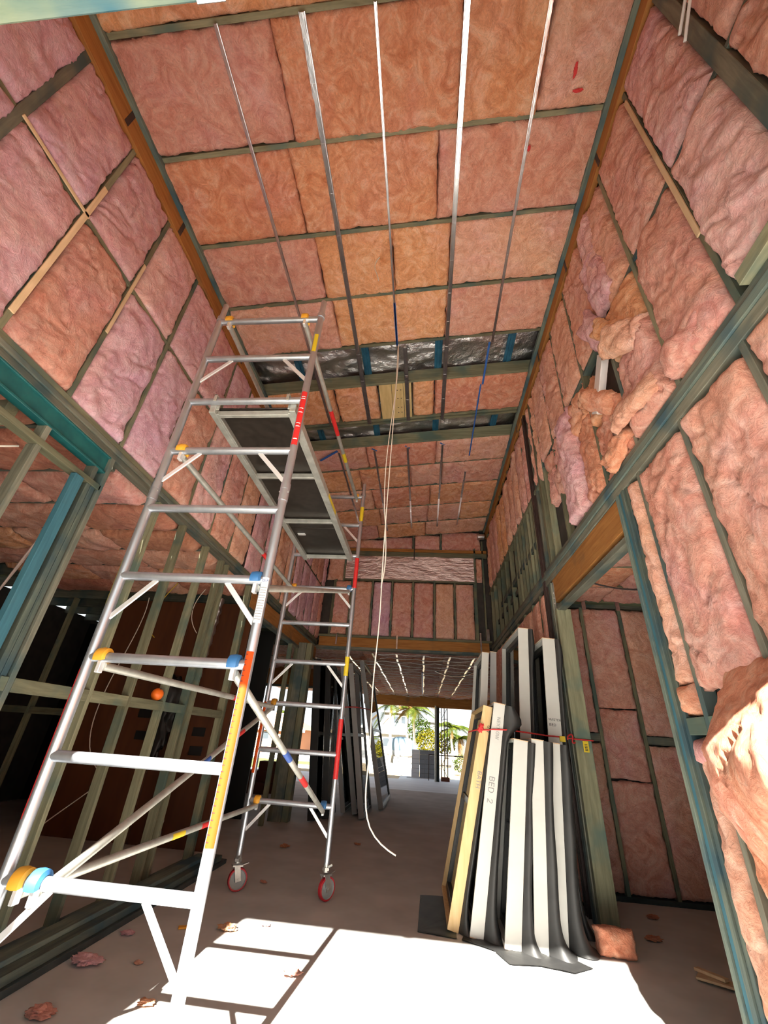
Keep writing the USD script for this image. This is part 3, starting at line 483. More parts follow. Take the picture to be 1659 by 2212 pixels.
for a, b in ((1.95, 2.41), (2.46, 2.97), (3.02, 3.40)):
    if a != 2.46: obj(rr_, "nogging", box((a - .005, RY + .01, 1.64), (b + .005, RY + .09, 1.735)), "grey_pine_x")
    for z0, z1 in (((.06, 1.2), (1.21, 2.05), (2.06, 3.47)) if a == 2.46 else ((.06, 1.63), (1.74, 3.47))): add_batt(rr_, "wool_salmon", (0, RY, 0), X, Z, -Y, a, b, z0, z1, bulge=.012, res=.03)
obj(rr_, "wall_sheet", box((1.8, RY + .1, 0), (5, RY + .12, 3.55)), "sarking"); obj(rr_, "side_lining", box((3.55, .25, 0), (3.6, RY, 3.6)), "sarking")
for y in (6.5, 6.2, 5.6): obj(rr_, "stud", box((3.46, y - .03, 0), (3.55, y + .03, 3.5)), "lvl_z" if y == 6.2 else "grey_pine_z")
rc = struct("ceiling", "low batt ceiling of the room through the right doorway", "ceiling")
for y in (3.6, 4.35, 5.1, 5.85, 6.55): obj(rc, "joist", box((XR + .1, y - .02, 3.55), (3.6, y + .02, 3.7)), "pine_x")
for a, b in ((3.62, 4.33), (4.37, 5.08), (5.12, 5.83), (5.87, 6.53)):
    for c, d in ((XR + .13, 2.7), (2.72, 3.55)): add_batt(rc, random.choice(("wool_orange", "wool_salmon")), (0, 0, 3.56), X, Y, -Z, c, d, a, b, bulge=.05, amp=1.5, res=.035, depth=.1)
obj(rc, "roof_deck", box((XR + .14, .1, 3.72), (5.2, 11, 3.78)), "sarking")
obj(rc, "furring_channel", tube(spline([(1.9, 5.3, 3.50), (2.5, 5.5, 3.42), (3.1, 5.7, 3.50)], 12), .012, 6), "zinc_dull")
for x in (2.45, 2.95): obj(rc, "hanger_clip", box((x - .03, 6.52, 3.42), (x + .03, 6.53, 3.6)), "zinc")

# ------------------------------------------------------------------ far room
fc = struct("ceiling", "low strapped batt ceiling of the far room", "ceiling")
rows = np.arange(11.3, 22.4, .58)
for k, y in enumerate(rows):
    for a, b in ((-7.5, -4.6), (-4.6, -1.7), (-1.7, .55), (.55, 2.8), (2.8, 5.0)):
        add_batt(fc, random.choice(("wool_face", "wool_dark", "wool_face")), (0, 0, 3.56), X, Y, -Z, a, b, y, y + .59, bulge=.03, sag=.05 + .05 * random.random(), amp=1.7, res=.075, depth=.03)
obj(fc, "roof_deck", box((XL - .14, 11.2, 3.72), (5.2, 23, 3.78)), "sarking")
for x in (-2.05, -1.35, -.72, 0.0, .68, 1.3, -3.1):
    pts = []
    for y in np.arange(11.2, 22.3, .29): pts.append((x + .012 * math.sin(y * 3 + x), y, 3.47 - .025 * abs(math.sin((y - 11.3) / .58 * math.pi)) - .01))
    v = A(pts); n = len(v); vv = np.vstack([v + A([-.025, 0, 0]), v + A([.025, 0, 0])]); i = np.arange(n - 1)
    obj(fc, "foil_strap", (vv, np.vstack([np.stack([i, i + 1, n + i + 1], 1), np.stack([i, n + i + 1, n + i], 1)])), "zinc")
for k, y in enumerate(rows):
    for a, b in ((-3.2, -1.0), (-1.2, .6), (.4, 2.2)):
        if random.random() < .85:
            xs = np.linspace(a, b, 14); obj(fc, "string_line", tube(np.stack([xs, y + .05 * np.sin(xs * 3 + k), 3.49 - .055 * (.4 + .6 * np.abs(np.sin((xs + k * .2) * 4.4)))], 1), .010, 5), "wool_pale" if "wool_pale" in M else "conduit")
obj(fc, "sag_strap", tube(spline([(.35, 13.6, 3.45), (.9, 13.6, 3.33), (1.5, 13.6, 3.45)], 14), .02, 6), "zinc")
obj(fc, "blue_strap", bar((-.03, 14.0, 3.42), (-.03, 20.5, 3.42), .06, .015), "strap_blue")
ff = struct("wall_far_room", "open end of the far room with its beam and steel posts", "wall")
obj(ff, "header_beam", box((-2.9, 22.3, 3.03), (6, 22.5, 3.6)), "lvl_x"); obj(ff, "side_wall", box((5.0, 11.1, 0), (5.1, 22.4, 3.6)), "sarking"); obj(ff, "return_wall", box((XR + .13, 11.0, 0), (5.1, 11.1, 3.6)), "sarking")
obj(ff, "steel_post", cat_([box((.60, 22.3, 0), (.68, 22.5, 3.1)), box((.70, 22.3, 0), (.78, 22.5, 3.1)), box((.66, 22.38, 0), (.72, 22.42, 3.1))]), "steel_green"); obj(ff, "drain_pipe", tube([(.60, 22.2, 0), (.60, 22.2, 3.1)], .04, 10), "galv", smooth=True)
obj(ff, "side_header", box((-8, 15.0, 2.95), (-2.9, 15.15, 3.6)), "lvl_x"); obj(ff, "side_header_trim", box((-8, 14.98, 2.88), (-2.9, 15.1, 2.95)), "teal_pine_x")
tw = thing("lattice_tower", "slender black lattice tower standing outside the far opening", "tower", (1.0, 23.4, -.04))
for x in (.93, 1.22): obj(tw, "leg", tube([(x, 23.4, -.04), (x, 23.4, 4.2)], .02, 8), "steel_dark")
obj(tw, "leg", tube([(1.08, 23.62, -.04), (1.08, 23.62, 4.2)], .02, 8), "steel_dark")
for k in range(8):
    z = .1 + k * .5; obj(tw, "rung", tube([(.93, 23.4, z), (1.22, 23.4, z)], .012, 6), "steel_dark"); a, b = (.93, 1.22) if k % 2 else (1.22, .93); obj(tw, "lacing", tube([(a, 23.4, z), (b, 23.4, z + .5)], .012, 6), "steel_dark")
obj(tw, "base", box((.9, 23.35, -.04), (1.3, 23.7, .12)), "carton_brown")
rl = thing("hand_rail", "dark horizontal rail crossing the lattice tower", "rail", (1.3, 23.2, -.04)); obj(rl, "top_bar", bar((.3, 23.2, 1.02), (2.6, 23.2, 1.02), .03, .04), "steel_dark")
for x in (.32, 2.58): obj(rl, "upright", box((x - .015, 23.185, -.04), (x + .015, 23.215, 1.02)), "steel_dark")

# ------------------------------------------------------------------ scaffold tower
sc = thing("scaffold_tower", "tall silver aluminium mobile scaffold tower on red wheels", "scaffold", (-1.46, 3.95, 0))
SX0, SX1, SYN, SYF, ZR0, RT = -1.94, -.98, 2.38, 5.52, .79, .029
rz = [ZR0 + .5 * k for k in range(9)]
FACE = (0.2, -1, -.1)
for y in (SYN, SYF):
    for x in (SX0, SX1):
        lo = obj(sc, "post", cat_([tube([(x, y, .28), (x, y, 2.94)], RT, 20), tube([(x, y, 2.86), (x, y, 2.95)], RT + .004, 20)]), "alu", smooth=40)
        up = obj(sc, "post", cat_([tube([(x, y, 2.95), (x, y, 4.84)], RT, 20), tube([(x, y, 2.95), (x, y, 3.0)], RT + .005, 20), tube([(x, y, 4.80), (x, y, 4.845)], RT + .006, 20), tube([(x, y, 4.845), (x, y, 5.03)], RT - .004, 20)]), "alu", smooth=40)
        obj(lo, "locking_clip", bar((x - .035, y - .01, 2.93), (x + .035, y - .01, 2.93), .012, .012), "galv")
        if y == SYN and x == SX1:
            obj(lo, "height_sticker", sleeve((x, y, 0), (x, y, 1), .98, 1.86, RT, FACE, .75), "label_orange", label="orange ruled sticker")
            obj(lo, "height_sticker_marks", cat_([sleeve((x, y, 0), (x, y, 1), z, z + .004, RT + .001, (-.3, -1, -.1), .25, 4) for z in np.arange(1.0, 1.84, .028)]), "ink_dark_red", kind="stuff")
            obj(lo, "notice_sticker", sleeve((x, y, 0), (x, y, 1), 2.02, 2.30, RT, FACE, .8), "label_white", label="white sticker of small print")
            obj(lo, "notice_print", cat_([sleeve((x, y, 0), (x, y, 1), z, z + .004, RT + .0012, FACE, .6, 6) for z in np.arange(2.04, 2.24, .016)]), "ink_grey", kind="stuff")
            t = meshkit.text_mesh("CLA", .016, .001); vv = A(t.vertices); obj(lo, "notice_letters", (A([x - .012, y - RT - .003, 2.27]) + np.stack([vv[:, 0], -vv[:, 2], vv[:, 1]], 1), A(t.faces)), "label_blue")
            obj(up, "warning_sticker", sleeve((x, y, 0), (x, y, 1), 3.33, 3.86, RT, FACE, .8), "label_red", label="red sticker"); obj(up, "warning_print", cat_([sleeve((x, y, 0), (x, y, 1), z, z + .008, RT + .0012, FACE, .5, 6) for z in (3.38, 3.50, 3.53, 3.64, 3.68, 3.78, 3.80)]), "label_white")
            obj(up, "yellow_sticker", sleeve((x, y, 0), (x, y, 1), 4.33, 4.55, RT, FACE, .6), "label_yellow", label="yellow sticker")
        elif y == SYN:
            obj(lo, "warning_sticker", sleeve((x, y, 0), (x, y, 1), 1.02, 1.72, RT, (-1, -.35, 0), .9), "label_red", label="red sticker"); obj(up, "white_sticker", sleeve((x, y, 0), (x, y, 1), 4.3, 4.62, RT, (-1, -.4, 0), .6), "label_white")
            obj(lo, "yellow_sticker", sleeve((x, y, 0), (x, y, 1), 2.1, 2.4, RT, (-1, -.3, 0), .7), "label_yellow")
        elif x == SX1:
            obj(lo, "warning_sticker", sleeve((x, y, 0), (x, y, 1), 1.05, 1.66, RT, FACE, 1.2), "label_red"); obj(lo, "yellow_sticker", sleeve((x, y, 0), (x, y, 1), 2.15, 2.38, RT, FACE, 1.2), "label_yellow")
            obj(up, "warning_sticker", sleeve((x, y, 0), (x, y, 1), 3.3, 3.75, RT, FACE, 1.2), "label_red"); obj(up, "yellow_sticker", sleeve((x, y, 0), (x, y, 1), 4.35, 4.6, RT, FACE, 1.2), "label_yellow")
        else: obj(lo, "height_sticker", sleeve((x, y, 0), (x, y, 1), 1.05, 1.8, RT, (-1, -1, 0), 1.2), "label_orange")
    for k, z in enumerate(rz):
        obj(sc, "rung", tube([(SX0 + .01, y, z), (SX1 - .01, y, z)], RT - .001, 18), "alu", smooth=40)
        if k in (0, 3, 5, 7):
            for x, s in ((SX0, 1), (SX1, -1)):
                obj(sc, "gusset", bar((x + s * .02, y, z - .27), (x + s * .25, y, z - .02), .012, .032, up=(s * -.7, 0, .7)), "alu_white")
def brace(x0, z0, x1, z1, c0, c1, labels=(), r=.024):
    p, q = A([x0, SYN + .02, z0 - .045]), A([x1, SYF - .02, z1 - .045])
    b = obj(sc, "diagonal_brace" if abs(z0 - z1) > .1 else "horizontal_brace", tube([p, q], r, 16), "alu_dull", smooth=40)
    for (pp, y, z, c) in ((p, SYN, z0, c0), (q, SYF, z1, c1)):
        xx = pp[0]; h = obj(b, "hook", arc(xx, y, z, RT + .002, RT + .022, .07), c, smooth=40); obj(b, "hook_latch", box((xx - .012, y - .02, z - .085), (xx + .012, y + .02, z - .02)), "alu_white")
    for t0, t1, c in labels: obj(b, "label_sleeve", sleeve(p, q, t0, t1, r, (.3, -.6, -.6), 1.9, 14), c)
def arc(x, y, z, r0, r1, w, n=20):
    th = np.linspace(-.45, math.pi + .45, n); ring = []
    for r, xx in ((r0, x - w / 2), (r1, x - w / 2 + .008), (r1 + .004, x), (r1, x + w / 2 - .008), (r0, x + w / 2)): ring.append(np.stack([np.full(n, xx), y - np.cos(th) * r, z + np.sin(th) * r], 1))
    v = np.vstack(ring); f = []
    for k in range(5):
        k2 = (k + 1) % 5
        for i in range(n - 1): f += [(k * n + i, k * n + i + 1, k2 * n + i + 1), (k * n + i, k2 * n + i + 1, k2 * n + i)]
    for e in (0, n - 1): f += [(e, n + e, 2 * n + e), (e, 2 * n + e, 3 * n + e), (e, 3 * n + e, 4 * n + e)]
    return v, A(f)
IL, IR = SX0 + .10, SX1 - .10
brace(IL + .075, rz[0], IL, rz[4] - 1.0, "clip_blue", "clip_yellow", ((.45, .50, "label_blue"), (.62, .72, "label_red")))
brace(IL - .01, rz[0], IL, rz[0], "clip_yellow", "clip_yellow", ((.42, .48, "label_yellow"), (.57, .68, "label_red")))
brace(IR + .02, rz[2], IR, rz[0], "clip_blue", "clip_blue", ((.40, .46, "label_blue"), (.60, .68, "label_red")))
brace(IL - .02, rz[2], IL, rz[2], "clip_yellow", "clip_yellow", ((.60, .68, "label_red"),))
brace(IL, rz[5], IL, rz[5], "clip_yellow", "clip_yellow", ((.58, .68, "label_red"),))
brace(IR + .04, rz[3], IR + .03, rz[5], "clip_blue", "clip_blue")
brace(IL, rz[8], IL, rz[8], "clip_yellow", "clip_yellow"); brace(IR - .04, rz[8], IR, rz[8], "clip_yellow", "clip_yellow", ((.36, .5, "label_red"), (.62, .68, "label_yellow")))
WH = lathe([(.0, -.02), (.03, -.022), (.032, -.014), (.075, -.014), (.08, -.022), (.083, -.022), (.083, .022), (.08, .022), (.075, .014), (.032, .014), (.03, .022), (0, .02)], 28)
TY = lathe([(.083, -.023), (.094, -.024), (.1, -.016), (.1, .016), (.094, .024), (.083, .023)], 32)
for (x, y, ang) in ((SX0, SYF, .55), (SX1, SYF, .9), (SX0, SYN, .3), (SX1, SYN, .3)):
    ca, sa = math.cos(ang), math.sin(ang)
    def pose(m, o=(0, 0, 0)):
        v, f = vf(m); v = v + A(o); return np.stack([x + v[:, 0] * ca - v[:, 1] * sa, y + v[:, 0] * sa + v[:, 1] * ca, v[:, 2]], 1), f
    def wheel(m):
        v, f = vf(m); return pose((np.stack([v[:, 0] + .03, v[:, 2], v[:, 1] + .1], 1), f))
    st_ = obj(sc, "caster", cat_([pose(tube([(0, 0, .235), (0, 0, .30)], .030, 14)), pose(tube([(0, 0, .25), (0, 0, .275)], .042, 6)), pose(box((-.05, -.036, .205), (.06, .036, .222))),
                                 pose(bar((.0, -.033, .215), (.035, -.033, .085), .06, .006, up=(0, 1, 0))), pose(bar((.0, .033, .215), (.035, .033, .085), .06, .006, up=(0, 1, 0)))]), "galv")
    obj(st_, "wheel_hub", wheel(WH), "hub_grey"); obj(st_, "wheel_tyre", wheel(TY), "rubber_red", smooth=40); obj(st_, "axle_bolt", pose(tube([(.03, -.045, .1), (.03, .045, .1)], .011, 8)), "galv")
    obj(st_, "brake_lever", pose(bar((.05, 0, .215), (.12, 0, .235), .035, .008)), "galv"); obj(st_, "wing_nut", pose(bar((-.02, -.05, .285), (.0, -.09, .31), .01, .02)), "galv")
pf = thing("scaffold_platform", "trapdoor scaffold platform with dark ply deck hooked across the tower", "platform", (-1.4, 3.95, 3.75))
PX0, PX1, PZ = -1.76, -1.04, 3.735
for x in (PX0 + .025, PX1 - .025): obj(pf, "side_rail", cat_([bar((x, SYN + .02, PZ), (x, SYF - .02, PZ), .05, .075), bar((x + (.03 if x < -1.4 else -.03), SYN + .05, PZ - .03), (x + (.03 if x < -1.4 else -.03), SYF - .05, PZ - .03), .03, .012)]), "alu_dull")
for y in (SYN + .08, SYN + .98, SYN + 1.95, SYF - .1): obj(pf, "cross_bar", cat_([bar((PX0 + .05, y, PZ - .01), (PX1 - .05, y, PZ - .01), .035, .05), bar((PX0 + .05, y + .03, PZ + .012), (PX1 - .05, y + .03, PZ + .012), .03, .01)]), "alu_dull")
obj(pf, "deck", box((PX0 + .05, SYN + .06, PZ + .03), (PX1 - .05, SYN + 2.2, PZ + .042)), "deck_ply"); td = obj(pf, "trapdoor", box((PX0 + .05, SYN + 2.21, PZ + .03), (PX1 - .05, SYF - .05, PZ + .042)), "deck_ply")
obj(td, "trapdoor_latch", box((PX0 + .10, SYN + 2.35, PZ + .015), (PX0 + .2, SYN + 2.40, PZ + .03)), "alu_white")
for x in (PX0 + .06, PX1 - .06):
    for y, s in ((SYN, 1), (SYF, -1)): obj(pf, "hook", cat_([box((x - .012, y - .040, PZ + .03), (x + .012, y - .032, PZ + .098)), box((x - .012, y - .040, PZ + .086), (x + .012, y + .04, PZ + .098)), box((x - .012, y + .032, PZ), (x + .012, y + .042, PZ + .09))]), "alu_dull")
obj(pf, "yellow_sticker", box((PX1 + .001, SYN + 1.35, PZ - .02), (PX1 + .003, SYN + 1.75, PZ + .02)), "label_yellow")

# ------------------------------------------------------------------ hanging cables
solo("hanging_cable", tube(spline([(-.455, 4.25, 6.75), (-.45, 4.25, 5.3), (-.463, 4.25, 3.86), (-.463, 4.25, 3.0), (-.46, 4.25, 2.55), (-.48, 4.25, 1.84), (-.472, 4.25, 1.31), (-.471, 4.25, .976), (-.42, 4.25, .822), (-.297, 4.25, .71), (-.2, 4.25, .664)], 90), .0065, 8), "cable_white", "long white electrical cable hanging from the ceiling to a curled end near the floor", "cable", smooth=True)
solo("hanging_cable", tube(spline([(-.455, 4.25, 6.75), (-.475, 4.262, 5.3), (-.49, 4.262, 3.9), (-.44, 4.262, 3.3), (-.47, 4.262, 2.9)], 60), .006, 8), "cable_white", "shorter white cable twisted beside the long one, ending below the platform", "cable", smooth=True)
solo("hanging_cable", tube(spline([(-.62, 2.95, 6.75), (-.66, 2.95, 6.5), (-.62, 2.94, 6.35), (-.60, 2.94, 6.25)], 20), .006, 8), "cable_white", "short wire end dangling under the third ceiling row", "cable", smooth=True)
solo("house_wire", tube(spline([(-3.0, 2.2, 3.2), (-3.05, 2.0, 3.05), (-3.3, 1.8, 2.95), (-3.6, 1.6, 2.9)], 30), .008, 8), "cable_white", "white wire looping beside the leftmost stud", "wire", smooth=True)
for k in range(4): solo("house_wire", tube(spline([(-3.3 - .05 * k, 3.1, 3.45), (-3.5 - .03 * k, 3.0 + .02 * k, 2.2), (-3.55 - .05 * k, 2.9, 1.2), (-3.6, 2.9, .3)], 20), .008, 6), "cable_pink", "thin brownish wire running down behind the blue stud, " + ("nearest the stud", "second from the stud", "third from the stud", "farthest from the stud")[k], "wire", group="wires behind the blue stud", smooth=True)
solo("house_wire", tube(spline([(-3.9, 6.0, 3.45), (-4.1, 6.0, 3.1), (-4.15, 6.0, 2.8), (-4.0, 6.0, 2.6)], 24), .007, 6), "wire_yellow", "yellow wire loop hanging from the low ceiling left of the scaffold", "wire", smooth=True)
solo("house_wire", tube(spline([(-4.8, 6.7, 3.4), (-4.9, 6.7, 2.4), (-4.85, 6.7, 1.0), (-4.6, 6.7, .8)], 24), .008, 6), "cable_white", "pale wire dropping in front of the brown ply", "wire", smooth=True)
solo("house_wire", tube(spline([(-4.6, 6.8, .72), (-4.8, 6.7, .5), (-5.0, 6.5, .25), (-5.1, 6.3, .05)], 24), .008, 6), "cable_white", "pale wire curling out of a wall box near the floor", "wire", smooth=True)
solo("house_wire", tube(spline([(-3.3, 5.8, 3.3), (-3.4, 5.8, 2.9), (-3.25, 5.8, 2.65)], 20), .006, 6), "cable_white", "short white wire dangling between studs above the scaffold brace", "wire", smooth=True)
dk = thing("flexible_duct", "dark foil duct rising behind the left studs", "duct", (-3.4, 6.6, 0)); pts = spline([(-3.45, 6.6, 3.4), (-3.5, 6.6, 2.4), (-3.55, 6.6, 1.2), (-3.5, 6.6, .1)], 60); obj(dk, "sleeve", tube(pts, .075 + .012 * np.sin(np.arange(60) * 2.1), 12), "foil", smooth=40)
bag = thing("hanging_bag", "black bag hanging behind the left studs", "bag", (-3.9, 6.75, 1.0)); obj(bag, "sack", clump((-3.95, 6.75, .95), (.42, .16, 1.1), 31, 1.0), "duct_black", smooth=True); obj(bag, "cord", tube([(-3.9, 6.75, 1.6), (-3.9, 6.75, 2.1)], .008, 6), "duct_black")
bl = thing("ball", "small bright orange ball resting on a nogging between the left studs", "ball", (XL - .04, 4.69, 1.69)); vb, fb = vf(trimesh.creation.icosphere(3)); obj(bl, "skin", (vb * .062 + A([XL - .045, 4.66, 1.752]), fb), "ball_orange", smooth=True); obj(bl, "valve", tube([(XL - .045 + .03, 4.645, 1.805), (XL - .045 + .033, 4.643, 1.812)], .006, 8), "ink")

# ------------------------------------------------------------------ leaning window frames
def lean_frame(name, label, xb, xt, zt, y0, y1, w, m, group=None, edge=True, inner=True, flap=None, lean=1, floor=.02):
    """window frame leaning sideways: near jamb at y0 (its broad face to the camera), far jamb at y1; xb, xt = left edge at foot and top"""
    t = thing(name, label, "window frame", (xb, (y0 + y1) / 2, 0), group)
    a = nrm((xt - xb, 0, zt - floor)); n = A([a[2], 0, -a[0]]); L = math.hypot(xt - xb, zt - floor); B = A([xb, 0, floor]); th = .022
    def quad(s0, s1, n0, n1, ya, yb):
        v, f = box((s0, n0, ya), (s1, n1, yb), .002); return B + v[:, :1] * a + v[:, 1:2] * n + v[:, 2:] * Y, f
    nj = obj(t, "near_jamb", quad(0, L, 0, w, y0, y0 + th), m); obj(t, "far_jamb", quad(0, L, 0, w, y1 - th, y1), m)
    obj(t, "head", quad(L - th, L, 0, w, y0 + th, y1 - th), m); obj(t, "sill", quad(0, th, 0, w, y0 + th, y1 - th), m)
    if edge:
        obj(nj, "end_cap", quad(L, L + .008, -.004, w + .004, y0 - .002, y1), "liner_edge"); obj(nj, "end_cap", quad(-.006, 0, 0, w, y0 - .001, y1), "liner_edge")
    if inner:
        i0, i1 = w * .45, w * .95
        obj(t, "sash", cat_([quad(th, L - th, i0, i1, y0 + th, y0 + th + .05), quad(th, L - th, i0, i1, y1 - th - .05, y1 - th), quad(th, th + .06, i0, i1, y0 + th + .05, y1 - th - .05), quad(L - th - .06, L - th, i0, i1, y0 + th + .05, y1 - th - .05), quad(L * .5 - .03, L * .5 + .03, i0 + .01, i1 - .01, y0 + th + .05, y1 - th - .05)]), "frame_black")
        obj(t, "pane", quad(th + .06, L - th - .06, w * .7, w * .7 + .006, y0 + th + .05, y1 - th - .05), "pane")
    if flap:
        wd, tip, seed = flap; ns, nk = 40, 10; S = np.linspace(0, 1, ns); pts = []
        for s in S:
            p0 = B + a * (s * L) + n * w + Y * (y0 + .004)
            wv = wd * (1 + .22 * (fbm(A([[s * 3, seed, 0]]), 2, seed)[0] - .5) * 2) + tip * math.exp(-((s - .93) / .06) ** 2) + .13 * math.exp(-s / .05)
            for q in np.linspace(0, 1, nk):
                out = n * wv * math.sin(q * 1.5) + Y * (-.05 * math.sin(q * math.pi) * (1 + 1.5 * math.exp(-s / .06)) + .10 * q * q)
                pt = p0 + out; pt[2] = max(pt[2], .006 + .004 * q); pts.append(pt)
        ii = np.arange(ns * nk).reshape(ns, nk); q4 = np.stack([ii[:-1, :-1], ii[1:, :-1], ii[1:, 1:], ii[:-1, 1:]], -1).reshape(-1, 4); v = A(pts)
        f = np.vstack([q4[:, [0, 1, 2]], q4[:, [0, 2, 3]]]); v2 = v + A([0, .003, 0]); obj(t, "flashing", (np.vstack([v, v2]), np.vstack([f, f[:, ::-1] + len(v)])), "membrane", smooth=True, label="black rubber flashing strip")
    return t, quad, L
def ink(t, quad, text, s, n0, hgt, y0, along, m="ink", parent=None):
    tm = meshkit.text_mesh(text, hgt, .001); v = A(tm.vertices)
    o = quad(s, s + 1, n0, n0 + 1, y0, y0 + 1)[0]
    base, aa, nn = o[0], None, None
    return v, A(tm.faces)
def write(t, B, a, n, text, s, off, hgt, y0, turned, m="ink"):
    """turned: reads down the board; else reads across it"""
    tm = meshkit.text_mesh(text, hgt, .0012); v = A(tm.vertices); e1, e2 = ((-a, n) if turned else (n, a))
    p = B + a * s + n * off + v[:, :1] * e1 + v[:, 1:2] * e2 + Y * (y0 - .0008) - v[:, 2:] * Y
    obj(t, "lettering", (p, A(tm.faces)), m)
FR = {}
def front(name, label, xb, xt, zt, y0, y1, w, m, **k):
    t, q, L = lean_frame(name, label, xb, xt, zt, y0, y1, w, m, **k); a = nrm((xt - xb, 0, zt - .02)); FR[label] = (t, A([xb, 0, .02]), a, A([a[2], 0, -a[0]]), y0); return FR[label]
F1 = front("window_frame", "raw timber window frame at the left end of the leaning stack, lettered BATH", .245, .665, 1.88, 5.10, 6.38, .10, "timber_liner", edge=False, flap=(.05, .0, 3))
F2 = front("window_frame", "white primed frame next to the raw timber one, lettered BED 2", .435, .765, 1.90, 5.0, 6.0, .118, "primer_white", flap=(.08, .13, 5))
F3 = front("window_frame", "short white primed frame, left of the three short ones in front", .705, .915, 1.56, 4.84, 5.5, .135, "primer_white", flap=(.085, 0, 7))
F4 = front("window_frame", "short white primed frame, middle of the three short ones in front", .945, 1.085, 1.57, 4.83, 5.5, .115, "primer_white", flap=(.10, 0, 9))
F5 = front("window_frame", "short white primed frame, right of the three short ones in front", 1.165, 1.30, 1.55, 4.95, 5.34, .09, "primer_white", flap=(.12, 0, 11))
F6 = front("window_frame", "tall white frame against the post, lettered MASTER BED", 1.30, 1.45, 2.69, 5.35, 6.40, .145, "primer_white", flap=(.06, .04, 13))
F7 = front("window_frame", "tall white frame just left of and behind the lettered MASTER BED one", 1.02, 1.23, 2.87, 5.62, 6.9, .125, "primer_white", flap=(.06, .03, 15))
F8 = front("window_frame", "tall white frame at the back left of the leaning stack", .60, .85, 2.69, 6.4, 7.5, .10, "primer_white")
F9 = front("window_frame", "tall grey frame half hidden between the two back frames", .80, .985, 2.72, 6.5, 7.6, .09, "primer_grey", inner=False)
def w_(F, *a, **k): t, B, a_, n, y0 = F; write(t, B, a_, n, a[0], a[1], a[2], a[3], y0, a[4], a[5] if len(a) > 5 else "ink")
w_(F1, "BATH", 1.28, .05, .042, True, "ink_grey"); w_(F1, "GW", 1.72, .075, .03, True); w_(F2, "NEXT GW", 1.78, .05, .034, True, "ink_grey"); w_(F2, "BED  2", 1.23, .03, .055, True, "ink_grey")
w_(F6, "MASTER", 1.765, .012, .0235, False); w_(F6, "BED", 1.71, .016, .028, False)
rp = thing("tie_strap", "red cord tying the leaning frames back to the timber post", "strap", (1.1, 5.2, 1.6))
obj(rp, "cord", tube([(.55, 5.7, 1.62), (.575, 5.08, 1.63), (.70, 5.075, 1.635), (.73, 4.985, 1.64), (.89, 4.985, 1.645), (1.37, 5.335, 1.625), (1.55, 5.335, 1.62), (1.70, 5.50, 1.615), (1.92, 5.51, 1.61)], .0075, 8), "rope_red", smooth=True)
obj(rp, "hook", tube(spline([(1.60, 5.38, 1.60), (1.63, 5.40, 1.65), (1.68, 5.45, 1.64), (1.67, 5.45, 1.59), (1.71, 5.48, 1.58)], 20), .008, 8), "rope_red", smooth=True)
obj(rp, "knot", clump((.62, 5.06, 1.60), (.06, .04, .08), 3, 1), "rope_red", smooth=True)
obj(rp, "tag", box((1.80, 5.508, 1.49), (1.86, 5.512, 1.60)), "label_yellow", label="yellow printed tag"); obj(rp, "tag_print", cat_([box((1.815, 5.504, z), (1.845, 5.508, z + .006)) for z in (1.505, 1.52, 1.535, 1.55, 1.565)]), "ink"); obj(rp, "buckle", box((1.50, 5.32, 1.575), (1.56, 5.335, 1.63)), "label_yellow")
# dark membrane on the floor under the stack
def sheet(name, label, pts, m, seed, amp=.012):
    from shapely.geometry import Polygon
    import shapely
    P = Polygon(pts); x0, y0, x1, y1 = P.bounds; v, f = trimesh.creation.triangulate_polygon(P.segmentize(.04), engine="earcut")
    v = A(v); z = .004 + amp * fbm(np.stack([v[:, 0] * 6, v[:, 1] * 6, v[:, 0] * 0 + seed], -1), 2, seed)
    top = np.c_[v, z]; bot = np.c_[v, z - .003]; f = A(f)
    return solo(name, (np.vstack([top, bot]), np.vstack([f, f[:, ::-1] + len(v)])), m, label, "rubber sheet")
sheet("rubber_sheet", "dark blue-grey sheet on the floor left of the leaning frames", [(-.02, 5.02), (.32, 4.96), (.36, 6.1), (.0, 6.05)], "steel_green", 4, .006)
sheet("rubber_sheet", "grey rubber flap on the sunlit floor below the BED 2 frame", [(.36, 4.95), (.62, 4.80), (.80, 4.86), (.70, 5.05), (.40, 5.1)], "membrane", 5)
sheet("rubber_sheet", "grey rubber flap spread in front of the left short frame", [(.62, 4.78), (.70, 4.58), (.98, 4.62), (1.06, 4.78), (.9, 4.9)], "membrane", 6)
sheet("rubber_sheet", "grey rubber flap spread in front of the middle short frame", [(.92, 4.62), (1.18, 4.56), (1.36, 4.70), (1.2, 4.86), (1.0, 4.8)], "membrane", 7)
